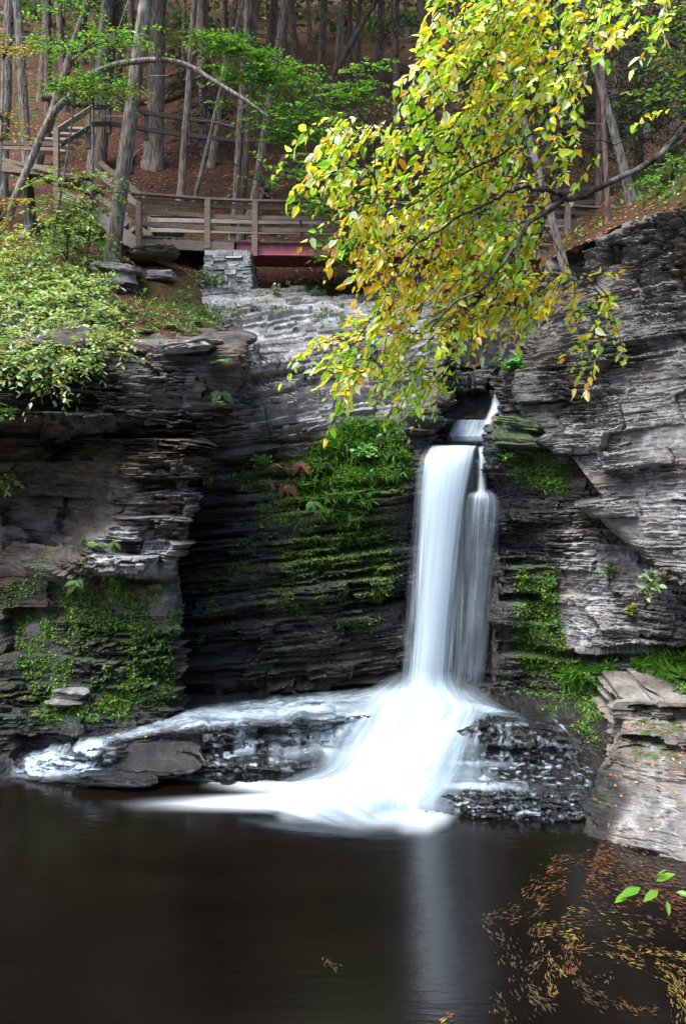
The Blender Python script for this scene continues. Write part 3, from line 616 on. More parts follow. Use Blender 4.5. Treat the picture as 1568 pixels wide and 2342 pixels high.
def water_sheet(name, ctrl, nr, nc, mat, densf, parent=None, off=0.0, cut=.03, **k):
    G = surf_grid(ctrl, nr, nc); N = grid_normals(G)
    if (N * (np.array([0, 0, H]) - G)).sum() < 0: N = -N
    G = G + N * off
    px, py = pix(G); uu = np.linspace(0, 1, nc)[None] + np.zeros((nr, 1)); vv = np.linspace(0, 1, nr)[:, None] + np.zeros((1, nc))
    d = np.clip(densf(px, py, uu, vv), 0, 1)
    du = np.linalg.norm(np.diff(G, axis=1), axis=2).mean(0).sum(); dv = np.linalg.norm(np.diff(G, axis=0), axis=2).mean(1).sum()
    uv = np.stack([uu * du, vv * dv], -1).reshape(-1, 2)
    Q = grid_quads(nr, nc); keep = d.ravel()[Q].max(1) > cut
    return mk(name, G, Q[keep], mat, parent, cols={'dens': d.ravel()}, uv=uv, smooth=True, **k)
def strip_ctrl(rows):
    """rows of (py, left px, right px, Y, bulge): a stream that bulges toward the viewer"""
    return [[P(a + (b - a) * s, py, Y - bl * (1 - (2 * s - 1)**2)) for s in np.linspace(0, 1, 7)] for py, a, b, Y, bl in rows]
edge_fade = lambda u, w: sstep(0, w, u) * sstep(0, w, 1 - u)
wf = thing('waterfall', P(1000, 1570, 12.9), 'tall white silky waterfall dropping from the dark rock lip into the pool', 'waterfall')
water_sheet('main_stream', strip_ctrl([(1006, 1000, 1098, 14.0, .0), (1014, 992, 1096, 13.6, .02), (1019, 984, 1093, 13.35, .05), (1030, 976, 1087, 13.18, .08), (1060, 966, 1081, 13.05, .1), (1120, 960, 1069, 12.98, .12), (1200, 956, 1058, 12.95, .13), (1300, 951, 1047, 12.92, .13), (1400, 946, 1037, 12.9, .13), (1500, 940, 1028, 12.88, .13), (1590, 930, 1024, 12.86, .13)]),
            160, 90, M['silk'], lambda px, py, u, v: (.42 + .58 * sstep(.0, .35, u) * sstep(0, .3, 1 - u)) * edge_fade(u, .09) * sstep(0.0, .05, v), wf)
water_sheet('veil', strip_ctrl([(1014, 975, 1120, 13.5, .0), (1022, 968, 1122, 13.3, .05), (1060, 950, 1124, 13.12, .1), (1130, 940, 1128, 13.08, .12), (1300, 928, 1132, 13.05, .14), (1450, 918, 1124, 13.02, .14), (1590, 905, 1110, 13.0, .14)]),
            160, 110, M['silk_thin'], lambda px, py, u, v: (.16 * sstep(.0, .25, u) * sstep(.7, .4, u) + .10 + .08 * sstep(.2, .9, v) - .06 * sstep(.55, .7, u)) * edge_fade(u, .12) * sstep(0, .04, v), wf)
water_sheet('side_stream', strip_ctrl([(1012, 1090, 1118, 13.6, 0), (1020, 1090, 1118, 13.35, .02), (1060, 1092, 1116, 13.2, .04), (1120, 1088, 1114, 13.12, .05), (1150, 1082, 1122, 13.0, .06)]),
            60, 40, M['silk_thin'], lambda px, py, u, v: .5 * edge_fade(u, .4) * sstep(0, .05, v) * sstep(1, .8, v), wf)
water_sheet('side_spread', strip_ctrl([(1118, 1084, 1120, 13.06, .02), (1130, 1066, 1140, 13.0, .05), (1150, 1058, 1148, 12.97, .07), (1200, 1054, 1148, 12.97, .08), (1300, 1048, 1140, 12.98, .08), (1420, 1042, 1130, 13.0, .08), (1575, 1030, 1116, 12.98, .05)]),
            150, 70, M['silk_thin'], lambda px, py, u, v: (.16 + .26 * sstep(1250, 1130, py)) * edge_fade(u, .45) * sstep(0, .05, v) * sstep(1, .9, v), wf)
water_sheet('base_splash', [[P(x, py, Y - .25 * (1 - (2 * s - 1)**2)) for s, x in zip(np.linspace(0, 1, 7), np.linspace(a, b, 7))] for py, a, b, Y in
            [(1525, 900, 1060, 12.95), (1560, 850, 1090, 12.75), (1590, 800, 1130, 12.45), (1620, 770, 1170, 12.1), (1660, 745, 1150, 11.7), (1710, 715, 1130, 11.3), (1760, 680, 1120, 10.95), (1800, 570, 1120, 10.72), (1835, 500, 1100, 10.48), (1868, 600, 1080, 10.25), (1900, 720, 1060, 10.02)]],
            150, 160, M['silk_soft'], lambda px, py, u, v: edge_fade(u, .40) * sstep(0, .18, v) * sstep(0, .26, 1 - v) * np.clip(.62 + .55 * fbm(u * 9, v * 2.2, 0, 23, 3) + .25 * sstep(.5, .0, np.abs(u - .45) * 2), 0, 1) * (1 - .45 * soft(px, py, [(840, 1835), (890, 1824), (922, 1840), (927, 1868), (850, 1870)], 12)), wf)
uc = thing('upper_cascade', P(1090, 1000, 14.4), 'small grey cascade sliding into the rock cleft above the main fall', 'cascade')
water_sheet('slide', strip_ctrl([(972, 1036, 1146, 14.9, 0), (980, 1032, 1144, 14.7, .03), (995, 1028, 1138, 14.55, .05), (1008, 1020, 1130, 14.4, .02)]), 40, 60, M['silk_run'], lambda px, py, u, v: .42 * edge_fade(u, .1) + 0 * v, uc, off=.1)
water_sheet('jet', strip_ctrl([(862, 1140, 1156, 15.2, 0), (900, 1132, 1158, 15.0, .02), (940, 1122, 1160, 14.85, .04), (978, 1104, 1162, 14.7, .05)]), 60, 24, M['silk_run'], lambda px, py, u, v: .55 * edge_fade(u, .3) + 0 * v, uc, off=.12)
def lipwater():
    G = surf_grid([P([982, 1040, 1090, 1134], p, y) for p, y in ((1003, 14.5), (1010, 14.0), (1017, 13.55), (1024, 13.3))], 30, 40) + np.array([0, 0, .06])
    mk('lip_water', G, grid_quads(30, 40), M['pool'], uc, cols={'dens': np.zeros(1200)}, smooth=True)
lipwater()

def hug(nm, off=.022, it=5):
    s = sheet(nm); G = s['V'].reshape(s['nr'], s['nc'], 3).copy()
    for _ in range(it):
        for ax in (0, 1):
            A = np.concatenate([np.take(G, [0], ax), G, np.take(G, [-1], ax)], ax); n = G.shape[ax]
            G = .25 * np.take(A, range(0, n), ax) + .5 * np.take(A, range(1, n + 1), ax) + .25 * np.take(A, range(2, n + 2), ax)
    N = grid_normals(G)
    if (N * (np.array([0, 0, H]) - G)).sum() < 0: N = -N
    return G + N * off, N
def sheet(name): return next(s for s in SHEETS if s['name'] == name)
def run_sheets(nm, densf, parent, off=.03):
    G, N = hug(nm, off); px, py = pix(G); wx = 14 * (fbm(px / 30., py / 16., 0, 7, 3) - .5)
    d = np.clip(densf(px + wx, py + wx * .6), 0, 1); top = sstep(.45, .75, np.abs(N[..., 2]))
    for nam, mk_, swap in (('sheet_top', top, True), ('sheet_front', 1 - top, False)):
        dd = d * np.clip(mk_ * 1.3, 0, 1); X = G[..., 0]; S = np.r_[0, np.cumsum(np.linalg.norm(np.diff(G, axis=0), axis=2).mean(1))][:, None] + 0 * X
        uv = np.stack([S, X] if swap else [X, S], -1).reshape(-1, 2); Q = grid_quads(*X.shape); keep = dd.ravel()[Q].max(1) > .02
        mk(nam, G, Q[keep], M['silk_run'], parent, cols={'dens': dd.ravel()}, uv=uv, smooth=True)
def densL(px, py):
    brk = np.clip(.45 + 1.3 * (fbm(px / 120., py / 12., 0, 17, 3) - .28), 0, 1.15)
    fall = np.clip(.5 + 1.2 * (fbm(px / 16., py / 120., 0, 18, 2) - .3), 0, 1.1)
    d = np.maximum.reduce([
        .62 * brk * soft(px, py, [(880, 1578), (740, 1588), (560, 1610), (430, 1628), (340, 1656), (380, 1666), (470, 1660), (560, 1648), (690, 1640), (760, 1652), (880, 1660)], 12),
        .50 * fall * soft(px, py, [(700, 1640), (880, 1620), (880, 1790), (790, 1760), (720, 1712), (690, 1700)], 26), .26 * fall * soft(px, py, [(620, 1650), (720, 1650), (740, 1730), (620, 1740)], 16),
        .5 * brk * soft(px, py, [(420, 1648), (300, 1670), (200, 1692), (190, 1703), (330, 1680)], 7),
        .80 * fall * soft(px, py, [(240, 1690), (180, 1700), (150, 1745), (130, 1768), (250, 1768), (215, 1735)], 12), .75 * fall * soft(px, py, [(150, 1700), (100, 1712), (60, 1738), (30, 1772), (140, 1772), (150, 1740)], 12),
        .34 * sstep(.56, .74, fbm(px / 20., py / 6., 0, 27, 3)) * soft(px, py, [(470, 1670), (720, 1650), (760, 1765), (480, 1772)], 14), .40 * fall * soft(px, py, box(540, 1652, 580, 1725), 9), .36 * fall * soft(px, py, box(640, 1650, 690, 1735), 10),  # blotches are wet-rock glints painted as white, then two thin streams
        .45 * soft(px, py, [(425, 1758), (437, 1758), (436, 1778), (424, 1778)], 5), .3 * fall * soft(px, py, [(230, 1700), (262, 1710), (262, 1768), (240, 1768)], 9)])
    return d
ledge_w = thing('ledge_cascade_glints', P(560, 1640, 11.8), 'thin white water and painted glints over the low ledge left of the fall', 'cascade')
run_sheets('left_ledge', densL, ledge_w)
def densR(px, py):
    thr = sstep(.55, .72, vn(px / 9., 3.3, 0, 19))
    fx = sstep(1200, 1040, px)
    return np.maximum.reduce([.6 * sstep(11, 2, line_d(px, py, [(1020, 1600), (1090, 1618), (1150, 1630), (1200, 1642)])) * sstep(1215, 1080, px), .40 * soft(px, py, [(1030, 1640), (1075, 1650), (1080, 1740), (1030, 1750)], 18), .34 * thr * soft(px, py, box(1075, 1655, 1168, 1738), 8),
        .55 * sstep(12, 2, line_d(px, py, [(1020, 1742), (1110, 1746), (1170, 1750)])) * fx, .22 * soft(px, py, [(1030, 1750), (1130, 1752), (1150, 1790), (1030, 1800)], 16) * fx, .6 * sstep(12, 2, line_d(px, py, [(1020, 1796), (1120, 1800), (1270, 1803)])) * sstep(1270, 1060, px),
        .42 * sstep(.55, .72, fbm(px / 20., py / 5., 0, 28, 3)) * soft(px, py, [(1035, 1815), (1340, 1815), (1330, 1905), (1050, 1890)], 10), .36 * sstep(.56, .74, fbm(px / 16., py / 5., 0, 29, 3)) * soft(px, py, [(1080, 1655), (1260, 1655), (1370, 1760), (1340, 1800), (1080, 1790)], 12),  # white blotches painted in for sky glints on the wet steps
        .4 * sstep(7, 2, line_d(px, py, [(1268, 1640), (1290, 1665), (1325, 1690), (1345, 1720)]))])
right_w = thing('ledge_trickle_glints', P(1120, 1660, 11.3), 'thin trickles and painted glints on the stepped ledge right of the white cascade', 'cascade')
run_sheets('right_ledge', densR, right_w)

# ------------------------------------------------------------------ where does a sight point land on the rock or the ground
_allpx = np.concatenate([s['px'] for s in SHEETS]); _allpy = np.concatenate([s['py'] for s in SHEETS])
_allV = np.concatenate([s['V'] for s in SHEETS]); _allN = np.concatenate([s['N'] for s in SHEETS])
_front = (_allV[:, 1] > 3) & (_allpx > -250) & (_allpx < 1850)
_fi = np.nonzero(_front)[0]; _gxk = {}
_cell = (np.floor(_allpx[_fi] / 8).astype(int) + 200) * 4000 + np.floor(_allpy[_fi] / 8).astype(int) + 1000
_ord = np.argsort(_cell, kind='stable'); _sc = _cell[_ord]
def surf(px, py, rad=7):
    cx, cy = int(math.floor(px / 8)), int(math.floor(py / 8)); c = []
    for a in (-1, 0, 1):
        for b in (-1, 0, 1):
            k = (cx + a + 200) * 4000 + cy + b + 1000
            i, j = np.searchsorted(_sc, k), np.searchsorted(_sc, k + 1)
            c.append(_fi[_ord[i:j]])
    c = np.concatenate(c)
    if len(c) == 0: return P(px, py, 13.0), np.array([0, -1., 0])
    d = np.hypot(_allpx[c] - px, _allpy[c] - py); ok = c[d < max(rad, d.min() + 1)]
    i = ok[np.argmin(_allV[ok, 1])]
    return _allV[i], _allN[i]
def pts_in(rg, poly, n):
    poly = np.asarray(poly, float); lo, hi = poly.min(0), poly.max(0); out = []
    while sum(map(len, out)) < n:
        q = rg.uniform(lo, hi, (n * 3, 2)); out.append(q[poly_sd(q[:, 0], q[:, 1], poly) > 0])
    return np.concatenate(out)[:n]

# ------------------------------------------------------------------ foliage builders
def sprays(rg, start, dirs, length, m, L, pal, droop=.15, aspect=.55, flat=1.0, spread=.8, jit=.3, twig=None, bend=.12, sizevar=.25):
    """twigs with leaves set alternately along them; returns an MB of leaves and the list of twig lines"""
    n = len(start); length = np.broadcast_to(np.asarray(length, float), (n,))
    dirs = dirs / (np.linalg.norm(dirs, axis=1, keepdims=True) + 1e-9)
    t = (np.arange(m) + .6) / m; t = t[None] + rg.uniform(-.3, .3, (n, m)) / m
    pos = start[:, None] + dirs[:, None] * (length[:, None] * t)[..., None]; pos[..., 2] -= droop * length[:, None] * t**2
    tang = dirs[:, None] + np.array([0, 0, -1.]) * (2 * droop * t)[..., None]
    side = np.cross(dirs, np.array([0, 0, 1.])); side /= np.linalg.norm(side, axis=1, keepdims=True) + 1e-9
    sg = np.where(np.arange(m) % 2, 1., -1.)[None, :, None]
    ld = tang * .7 + side[:, None] * sg * spread + rg.normal(0, jit, (n, m, 3))
    up = np.array([0, 0, 1.]) * flat + rg.normal(0, .45, (n, m, 3))
    LL = L * (1 + rg.normal(0, sizevar, (n, m))).clip(.45, 1.7)
    V, Q = leaves(pos.reshape(-1, 3), ld.reshape(-1, 3), up.reshape(-1, 3), LL.ravel(), LL.ravel() * aspect, .22, bend)
    c = pal(n * m) if callable(pal) else np.repeat(pal, m, axis=0)
    mb = MB().add(V, Q, lcol(c))
    lines = [np.stack([start + dirs * (length * f)[:, None] - np.array([0, 0, 1.]) * (droop * length * f * f)[:, None]]) for f in (0, .5, 1.)]
    return mb, np.concatenate(lines).transpose(1, 0, 2)
def twigs(lines, r0, r1, n=4, col=None):
    mb = MB()
    for l in lines: mb.add(*[x for x in tube(l, np.linspace(r0, r1, len(l)), n)][:2])
    return mb
PAL = lambda rg, cols, w, jit=.2: (lambda n: palette(rg, n, cols, w, jit))
GREEN_PALE = [(.27, .37, .12), (.18, .29, .06), (.38, .44, .17), (.42, .33, .05), (.46, .52, .33)]
GREEN_MID = [(.055, .13, .018), (.085, .18, .022), (.04, .09, .015), (.16, .20, .03)]
GREEN_DARK = [(.025, .06, .018), (.04, .085, .028), (.06, .11, .04)]
HEM = [(.022, .048, .022), (.035, .07, .03), (.05, .09, .035), (.06, .05, .03)]

# ------------------------------------------------------------------ bridge, pier, stairs and fences
br = thing('footbridge', P(800, 552, 18.4), 'weathered wooden footbridge with a dull red beam crossing the gorge', 'footbridge')
DZ = 9.19
def at(px, Y, z): return np.array([(px - CX) / F * Y, Y, z])
front = [(300, 17.3), (475, 17.75), (583, 17.9), (803, 18.0), (1050, 18.15), (1297, 18.3), (1440, 18.6)]
rear = [(345, 19.1), (533, 19.25), (625, 19.3), (860, 19.4), (1070, 19.5), (1300, 19.6)]
def run(part, line, zs, w, h, mat, sag=0):
    mb = MB()
    for (a, Ya), (b, Yb) in zip(line[:-1], line[1:]): mb.add(*bar(at(a, Ya, zs), at(b, Yb, zs), w, h))
    return mb.build(part, mat, br)
fr = [(p, Y - .0) for p, Y in front]
run('handrail', [(p, Y - .02) for p, Y in front], 10.10, .16, .045, M['wood']); run('handrail', [(p, Y + .0) for p, Y in rear], 10.10, .16, .045, M['wood'])
for z in (9.98, 9.74, 9.47):
    run('rail', [(p, Y + .03) for p, Y in front], z, .04, .10, M['wood'])
    run('rail', [(p, Y - .07) for p, Y in rear], z, .04, .10, M['wood_pale'])
for i, (p, Y) in enumerate(front[1:-1]):
    a = at(p, Y - .06, 8.86 if i else 9.0); MB().add(*bar(a, a + [0, 0, 10.075 - a[2]], .13, .10, (0, 1, 0))).build('post', M['wood'], br)
for p, Y in rear + [(318, 17.45)]:
    a = at(p, Y + .02, 9.1); MB().add(*bar(a, a + [0, 0, .975], .13, .10, (0, 1, 0))).build('post', M['wood'], br)
mb = MB(); rg = np.random.default_rng(3)
x0, x1 = at(300, 17.4, 0)[0], at(1440, 18.6, 0)[0]
for x in np.arange(x0, x1, .15):
    Y0 = np.interp(x, [at(p, Y, 0)[0] for p, Y in front], [Y for p, Y in front]); Y1 = np.interp(x, [at(p, Y, 0)[0] for p, Y in rear], [Y for p, Y in rear])
    mb.add(*bar((x, Y0 - .04, DZ + rg.normal(0, .003)), (x, Y1 + .1, DZ), .14, .045))
mb.build('deck', M['wood_dark'], br)
t = NT('dull red steel'); co = t.n('TexCoord').outputs['Object']; n = t.noise(co, 3, 6, .65)
c = t.ramp(n, [(.35, (.22, .06, .075)), (.55, (.44, .11, .14)), (.72, (.50, .17, .19))])
c = t.mix(t.ramp(t.noise(t.map(co, (6, 6, 1.5)), 2, 5, .7), [(.55, 0.), (.7, .6)]), c, (.10, .05, .035))
M['red'] = t.surface(t.n('BsdfPrincipled', {'Base Color': c, 'Roughness': .6}).outputs[0])
def ibeam(a, b):
    mb = MB(); a = np.array(a, float); b = np.array(b, float)
    mb.add(*bar(a + [0, .02, -.125], b + [0, .02, -.125], .03, .22)); mb.add(*bar(a + [0, .02, -.25], b + [0, .02, -.25], .12, .024)); mb.add(*bar(a + [0, .02, -.004], b + [0, .02, -.004], .12, .018))
    return mb
ibeam(at(540, 17.92, DZ - .03), at(1330, 18.35, DZ - .03)).build('beam', M['red'], br); ibeam(at(520, 19.1, DZ - .03), at(1300, 19.5, DZ - .03)).build('beam', M['red'], br)
MB().add(*bar(at(318, 17.38, DZ - .145), at(535, 17.82, DZ - .145), .07, .22)).build('edge_board', M['wood'], br)

def stone_material():
    t = NT('pier stone'); co = t.n('TexCoord').outputs['Object']
    at_ = t.n('Attribute', attribute_name='col').outputs[0]; n = t.noise(co, 7, 7, .7); n2 = t.noise(co, 2.2, 4)
    c = t.mix(1.0, at_, t.ramp(n, [(.3, .45), (.6, 1.0), (.75, 1.25)]), 'MULTIPLY')
    c = t.mix(t.ramp(n2, [(.52, 0.), (.66, .6)]), c, (.06, .075, .025))
    return t.surface(t.n('BsdfPrincipled', {'Base Color': c, 'Roughness': .9, 'Normal': t.bump(n, 1.0, .03)}).outputs[0])
M['stone'] = stone_material()
rg = np.random.default_rng(8); mb = MB()
X0, X1 = at(470, 17.6, 0)[0], at(572, 17.6, 0)[0]; Yf, Yk = 17.5, 18.7; z = 7.55
def stone(x0, x1, y0, y1, z0, z1):
    o = rg.normal(0, .010, (8, 3)); V = np.array([(x, y, zz) for zz in (z0, z1) for x, y in ((x0, y0), (x1, y0), (x1, y1), (x0, y1))]) + o
    g = rg.uniform(.20, .42); mb.add(V, [(0, 1, 5, 4), (1, 2, 6, 5), (2, 3, 7, 6), (3, 0, 4, 7), (4, 5, 6, 7), (3, 2, 1, 0)], (g, g * .97, g * .92))
while z < 8.9:
    h = rg.uniform(.05, .13); h = min(h, 8.92 - z + .02); k = .10 * (8.9 - z) * .6
    x = X0 - k
    while x < X1 + k:
        w = rg.uniform(.12, .36); e = min(x + w, X1 + k + rg.uniform(0, .03)); stone(x, e - .008, Yf - k * .5 + rg.uniform(-.03, .035), Yf + .3, z, z + h - .007); x += w
    y = Yf + .3
    while y < Yk:
        w = rg.uniform(.15, .4); stone(X1 - .3, X1 + k + rg.uniform(-.03, .02), y, y + w - .008, z, z + h - .007); stone(X0 - k - rg.uniform(-.03, .02), X0 + .3, y, y + w - .008, z, z + h - .007); y += w
    z += h
mb.build('stone_pier', M['stone'], label='grey dry stone pier holding up the footbridge', cat='pier')
# boarded stair to the left of the bridge
st = thing('wooden_stairs', P(250, 540, 17.2), 'timber stairs climbing from the left end of the bridge through the foliage', 'stairs')
def bp(name, segs, w, h, mat):
    mb = MB()
    for a, b in segs: mb.add(*bar(P(*a), P(*b), w, h))
    return mb.build(name, mat, st)
bp('handrail', [((318, 470, 17.3), (212, 388, 17.1))], .05, .13, M['wood_pale']); bp('rail', [((290, 494, 17.25), (208, 442, 17.1))], .05, .12, M['wood_pale'])
bp('stringer', [((322, 566, 17.3), (205, 484, 17.1))], .07, .27, M['wood_pale']); bp('stringer', [((340, 545, 18.6), (225, 465, 18.4))], .07, .27, M['wood'])
bp('handrail', [((330, 455, 18.7), (228, 372, 18.5))], .05, .13, M['wood'])
for k in range(6):
    f = (k + .5) / 6; bp('tread', [((312 - 102 * f, 552 - 74 * f, 17.3), (322 - 98 * f, 540 - 74 * f, 18.6))], .28, .04, M['wood_dark'])
for a, y0, y1, Y in ((318, 462, 570, 17.2), (208, 380, 500, 17.0), (130, 292, 480, 17.6), (132, 290, 380, 19.2), (202, 250, 340, 19.4)):
    bp('post', [((a, y1, Y), (a, y0, Y))], .11, .11, M['wood'])
bp('landing', [((-40, 366, 18.4), (215, 430, 18.2))], 1.3, .08, M['wood'])
bp('landing_board', [((-40, 378, 17.7), (130, 392, 17.7))], .05, .22, M['wood']); bp('landing_board', [((130, 440, 17.6), (210, 480, 17.1))], .06, .25, M['wood'])
bp('rail', [((-60, 326, 17.8), (130, 330, 17.6))], .05, .1, M['wood_dark']); bp('rail', [((-60, 336, 17.8), (130, 342, 17.6))], .04, .08, M['wood'])
bp('handrail', [((130, 300, 17.7), (212, 246, 19.4))], .05, .13, M['wood']); bp('rail', [((142, 330, 17.8), (206, 290, 19.4))], .05, .11, M['wood_dark'])
for k in range(5):
    f = (k + .5) / 5; bp('tread', [((62 + 90 * f, 352 - 62 * f, 18 + 1.6 * f), (150 + 60 * f, 356 - 64 * f, 18 + 1.4 * f))], .3, .05, M['wood_pale'])
fn = thing('rail_fence', P(350, 300, 23), 'dark two rail fence along the upper path behind the tall trunks', 'fence')
fl = [(212, 246, 20.5), (250, 244, 22.5), (335, 258, 23), (432, 272, 23.3), (560, 285, 23.6)]
for dy, h in ((0, .13), (38, .13)):
    mb = MB()
    for a, b in zip(fl[:-1], fl[1:]): mb.add(*bar(P(a[0], a[1] + dy, a[2]), P(b[0], b[1] + dy, b[2]), .06, h))
    mb.build('rail', M['wood_dark'], fn)
for px_, py_, Y in fl[1:] + [(460, 277, 23.4), (290, 250, 22.8)]: MB().add(*bar(P(px_, py_ + 62, Y + .06), P(px_, py_ - 8, Y + .06), .11, .11)).build('post', M['wood_dark'], fn)
fn2 = thing('rail_fence', P(1400, 430, 20.5), 'grey path rail beyond the right end of the bridge', 'fence')
for y0, y1 in ((436, 414), (462, 452)): MB().add(*bar(P(1180, y0 + 14, 20.2), P(1478, y1, 20.8), .06, .12)).build('rail', M['wood'], fn2)
for x, y, Y in ((1475, 412, 20.9), (1310, 424, 20.5)): MB().add(*bar(P(x, y + 64, Y), P(x, y - 4, Y), .11, .11)).build('post', M['wood'], fn2)

# ------------------------------------------------------------------ trees
rg = np.random.default_rng(21)
def crown_mesh(name, seed, n=1700, h=12., r=3.2, ls=.5):
    g = np.random.default_rng(seed); V = []
    k = n // 26; z = g.uniform(0, 1, k)**.8; a = g.uniform(0, 6.283, k); rr = r * (1.05 - z) * g.uniform(.5, 1., k)
    dirs = np.stack([np.cos(a), np.sin(a), -.15 + 0 * a], -1); start = np.stack([0 * a, 0 * a, z * h], -1)
    mb, ln = sprays(g, start, dirs, rr + .4, 26, ls, PAL(g, HEM, [4, 4, 3, 1]), droop=.35, aspect=.42, spread=1.0)
    o = mb.build(name, M['needle']); me = o.data; bpy.data.objects.remove(o); return me
CROWNS = [crown_mesh('crown', 100 + k) for k in range(3)]
NT_ = [0]
def tree(label, base, topx, w, mat, crown=(9, 1.0), flare=1.25, bow=0.0, group=None, name='tree', sink=.6, extra=11., knots=4, topY=None):
    px_, py_, Y = base; NT_[0] += 1; g = np.random.default_rng(500 + NT_[0])
    b = P(px_, py_, Y)
    if group is None:
        b0 = surf(px_, py_)[0]
        if abs(b0[1] - Y) < 6: b = P(px_, py_, b0[1]); Y = float(b0[1])
    tY = Y + g.uniform(-.4, .4) if topY is None else topY
    tp = P(topx, 0, tY); d = tp - b; Ht = d[2]
    s = np.r_[-sink / Ht, np.linspace(0, .06, 3), np.linspace(.1, 1, 14), 1 + extra / Ht]
    path = b + d * s[:, None]; path[:, 0] += bow * np.sin(np.clip(s, 0, 1) * np.pi) + .03 * (vn(s * 6, NT_[0], 0, 3) - .5)
    R = w / 2 / F * Y * np.interp(s, [0, .5, 1, 2.2], [1.12, 1.0, .9, .55]) * (1 + (flare - 1) * np.exp(-np.maximum(s, 0) * Ht / .35)) * (1 + .06 * (vn(s * 9, NT_[0] + .5, 0, 4) - .5))
    nm = {'bark_grey': 'grey', 'bark_brown': 'brown'}
    o = thing(name, b, label, 'tree', group)
    V, Q, uv = tube(path, R, 14); Vr = V.reshape(-1, 14, 3); c = path[:, None]; th = np.arange(14)[None] / 14 * 6.283
    fl = 1 + (.28 * (flare - 1) / .25) * np.exp(-np.maximum(s, 0) * Ht / .3)[:, None] * np.cos(3 * th + NT_[0]) * .5 + .05 * (vn(th * 3, s[:, None] * Ht * 1.5, NT_[0], 5) - .5)
    V = (c + (Vr - c) * fl[..., None]).reshape(-1, 3)
    mk('trunk', V, Q, mat, o, uv=uv, smooth=True)
    if knots:
        mb = MB()
        for k in range(knots):
            f = g.uniform(.25, 1.05); q = b + d * f; q[0] += bow * math.sin(min(f, 1) * math.pi); a = g.uniform(0, 6.283); l = g.uniform(.3, 1.4)
            e = q + np.array([math.cos(a), math.sin(a), g.uniform(-.2, .35)]) * l; m_ = (q + e) / 2 + [0, 0, g.uniform(-.1, .1)]
            MB().add(*tube([q, m_, e], [.022, .014, .006], 5)[:2]).build('dead_branch', mat, o)
    if crown:
        cz, cs = crown; cr = bpy.data.objects.new('crown', CROWNS[NT_[0] % 3]); COL.objects.link(cr); cr.parent = o
        q = d * ((18.0 if Y > 16 else 15.0) * 0 + (Ht + 1.0) / Ht) * 1.0
        cr.location = (q[0], q[1], max(q[2], cz)); cr.scale = (cs, cs, cs); cr.rotation_euler = (0, 0, g.uniform(0, 6))
    return o
TREES = [
    ('pale grey straight trunk at the far left edge of the picture', (4, 440, 15.6), 24, 24, 'bark_grey'),
    ('thin grey trunk crossing the left stairs, second from the left edge', (70, 520, 15.2), 40, 21, 'bark_grey'),
    ('thin brown trunk leaning right across the wooden stairs', (82, 380, 18.8), 203, 20, 'bark_brown'),
    ('pale grey patchy trunk right of the stairs behind the bent tree', (218, 375, 19.5), 247, 30, 'bark_grey'),
    ('dark trunk close behind the pale patchy trunk by the stairs', (228, 385, 20.5), 264, 24, 'bark_red'),
    ('grey leaning trunk standing in front of the bridge stairs', (256, 602, 15.6), 334, 32, 'bark_grey'),
    ('stout straight brown hemlock trunk with a flared foot behind the bridge', (352, 375, 24.5), 362, 38, 'bark_brown'),
    ('slim brown trunk leaning right behind the left bridge rail', (414, 455, 20.3), 444, 15, 'bark_brown'),
    ('broad brown trunk beyond the upper fence between two slim trunks', (474, 255, 28), 459, 30, 'bark_brown'),
    ('very thin leaning stem crossing right of the slim leaning brown trunk', (444, 458, 20.0), 556, 9, 'bark_grey'),
    ('slim grey brown trunk leaning right above the bridge', (484, 375, 22.5), 538, 15, 'bark_brown'),
    ('brown trunk behind the bridge left of its twin', (532, 548, 19.9), 566, 13, 'bark_brown'),
    ('reddish brown trunk behind the bridge, right one of a twin pair', (546, 545, 20.0), 582, 22, 'bark_red'),
    ('pale brown trunk leaning right behind the bridge above the second post', (574, 500, 20.2), 652, 17, 'bark_brown'),
    ('dark brown trunk half hidden behind the leaning pale brown trunk', (598, 330, 26), 627, 20, 'bark_red'),
    ('pale thick trunk behind the upper fence left of the stout hemlock', (262, 238, 29), 268, 29, 'bark_brown'),
    ('thin reddish trunk at the top left between the leaning trunks', (148, 250, 27), 135, 15, 'bark_red'),
    ('thin bare sapling trunk on the right bank before the path rail', (1388, 498, 15.6), 1372, 11, 'bark_red'),
    ('short grey slanting trunk at the right end of the bridge', (1282, 585, 17.0), 1120, 15, 'bark_grey'),
    ('pale grey trunk leaning left behind the right path rail', (1442, 452, 20.4), 1320, 18, 'bark_grey'),
    ('dark leaning trunk rising behind the green understory leaves', (600, 450, 20.8), 860, 13, 'bark_red')]
for lb, base, tx, w, mt in TREES:
    tree(lb, base, tx, w, M[mt], crown=(9, .9))
k = 0
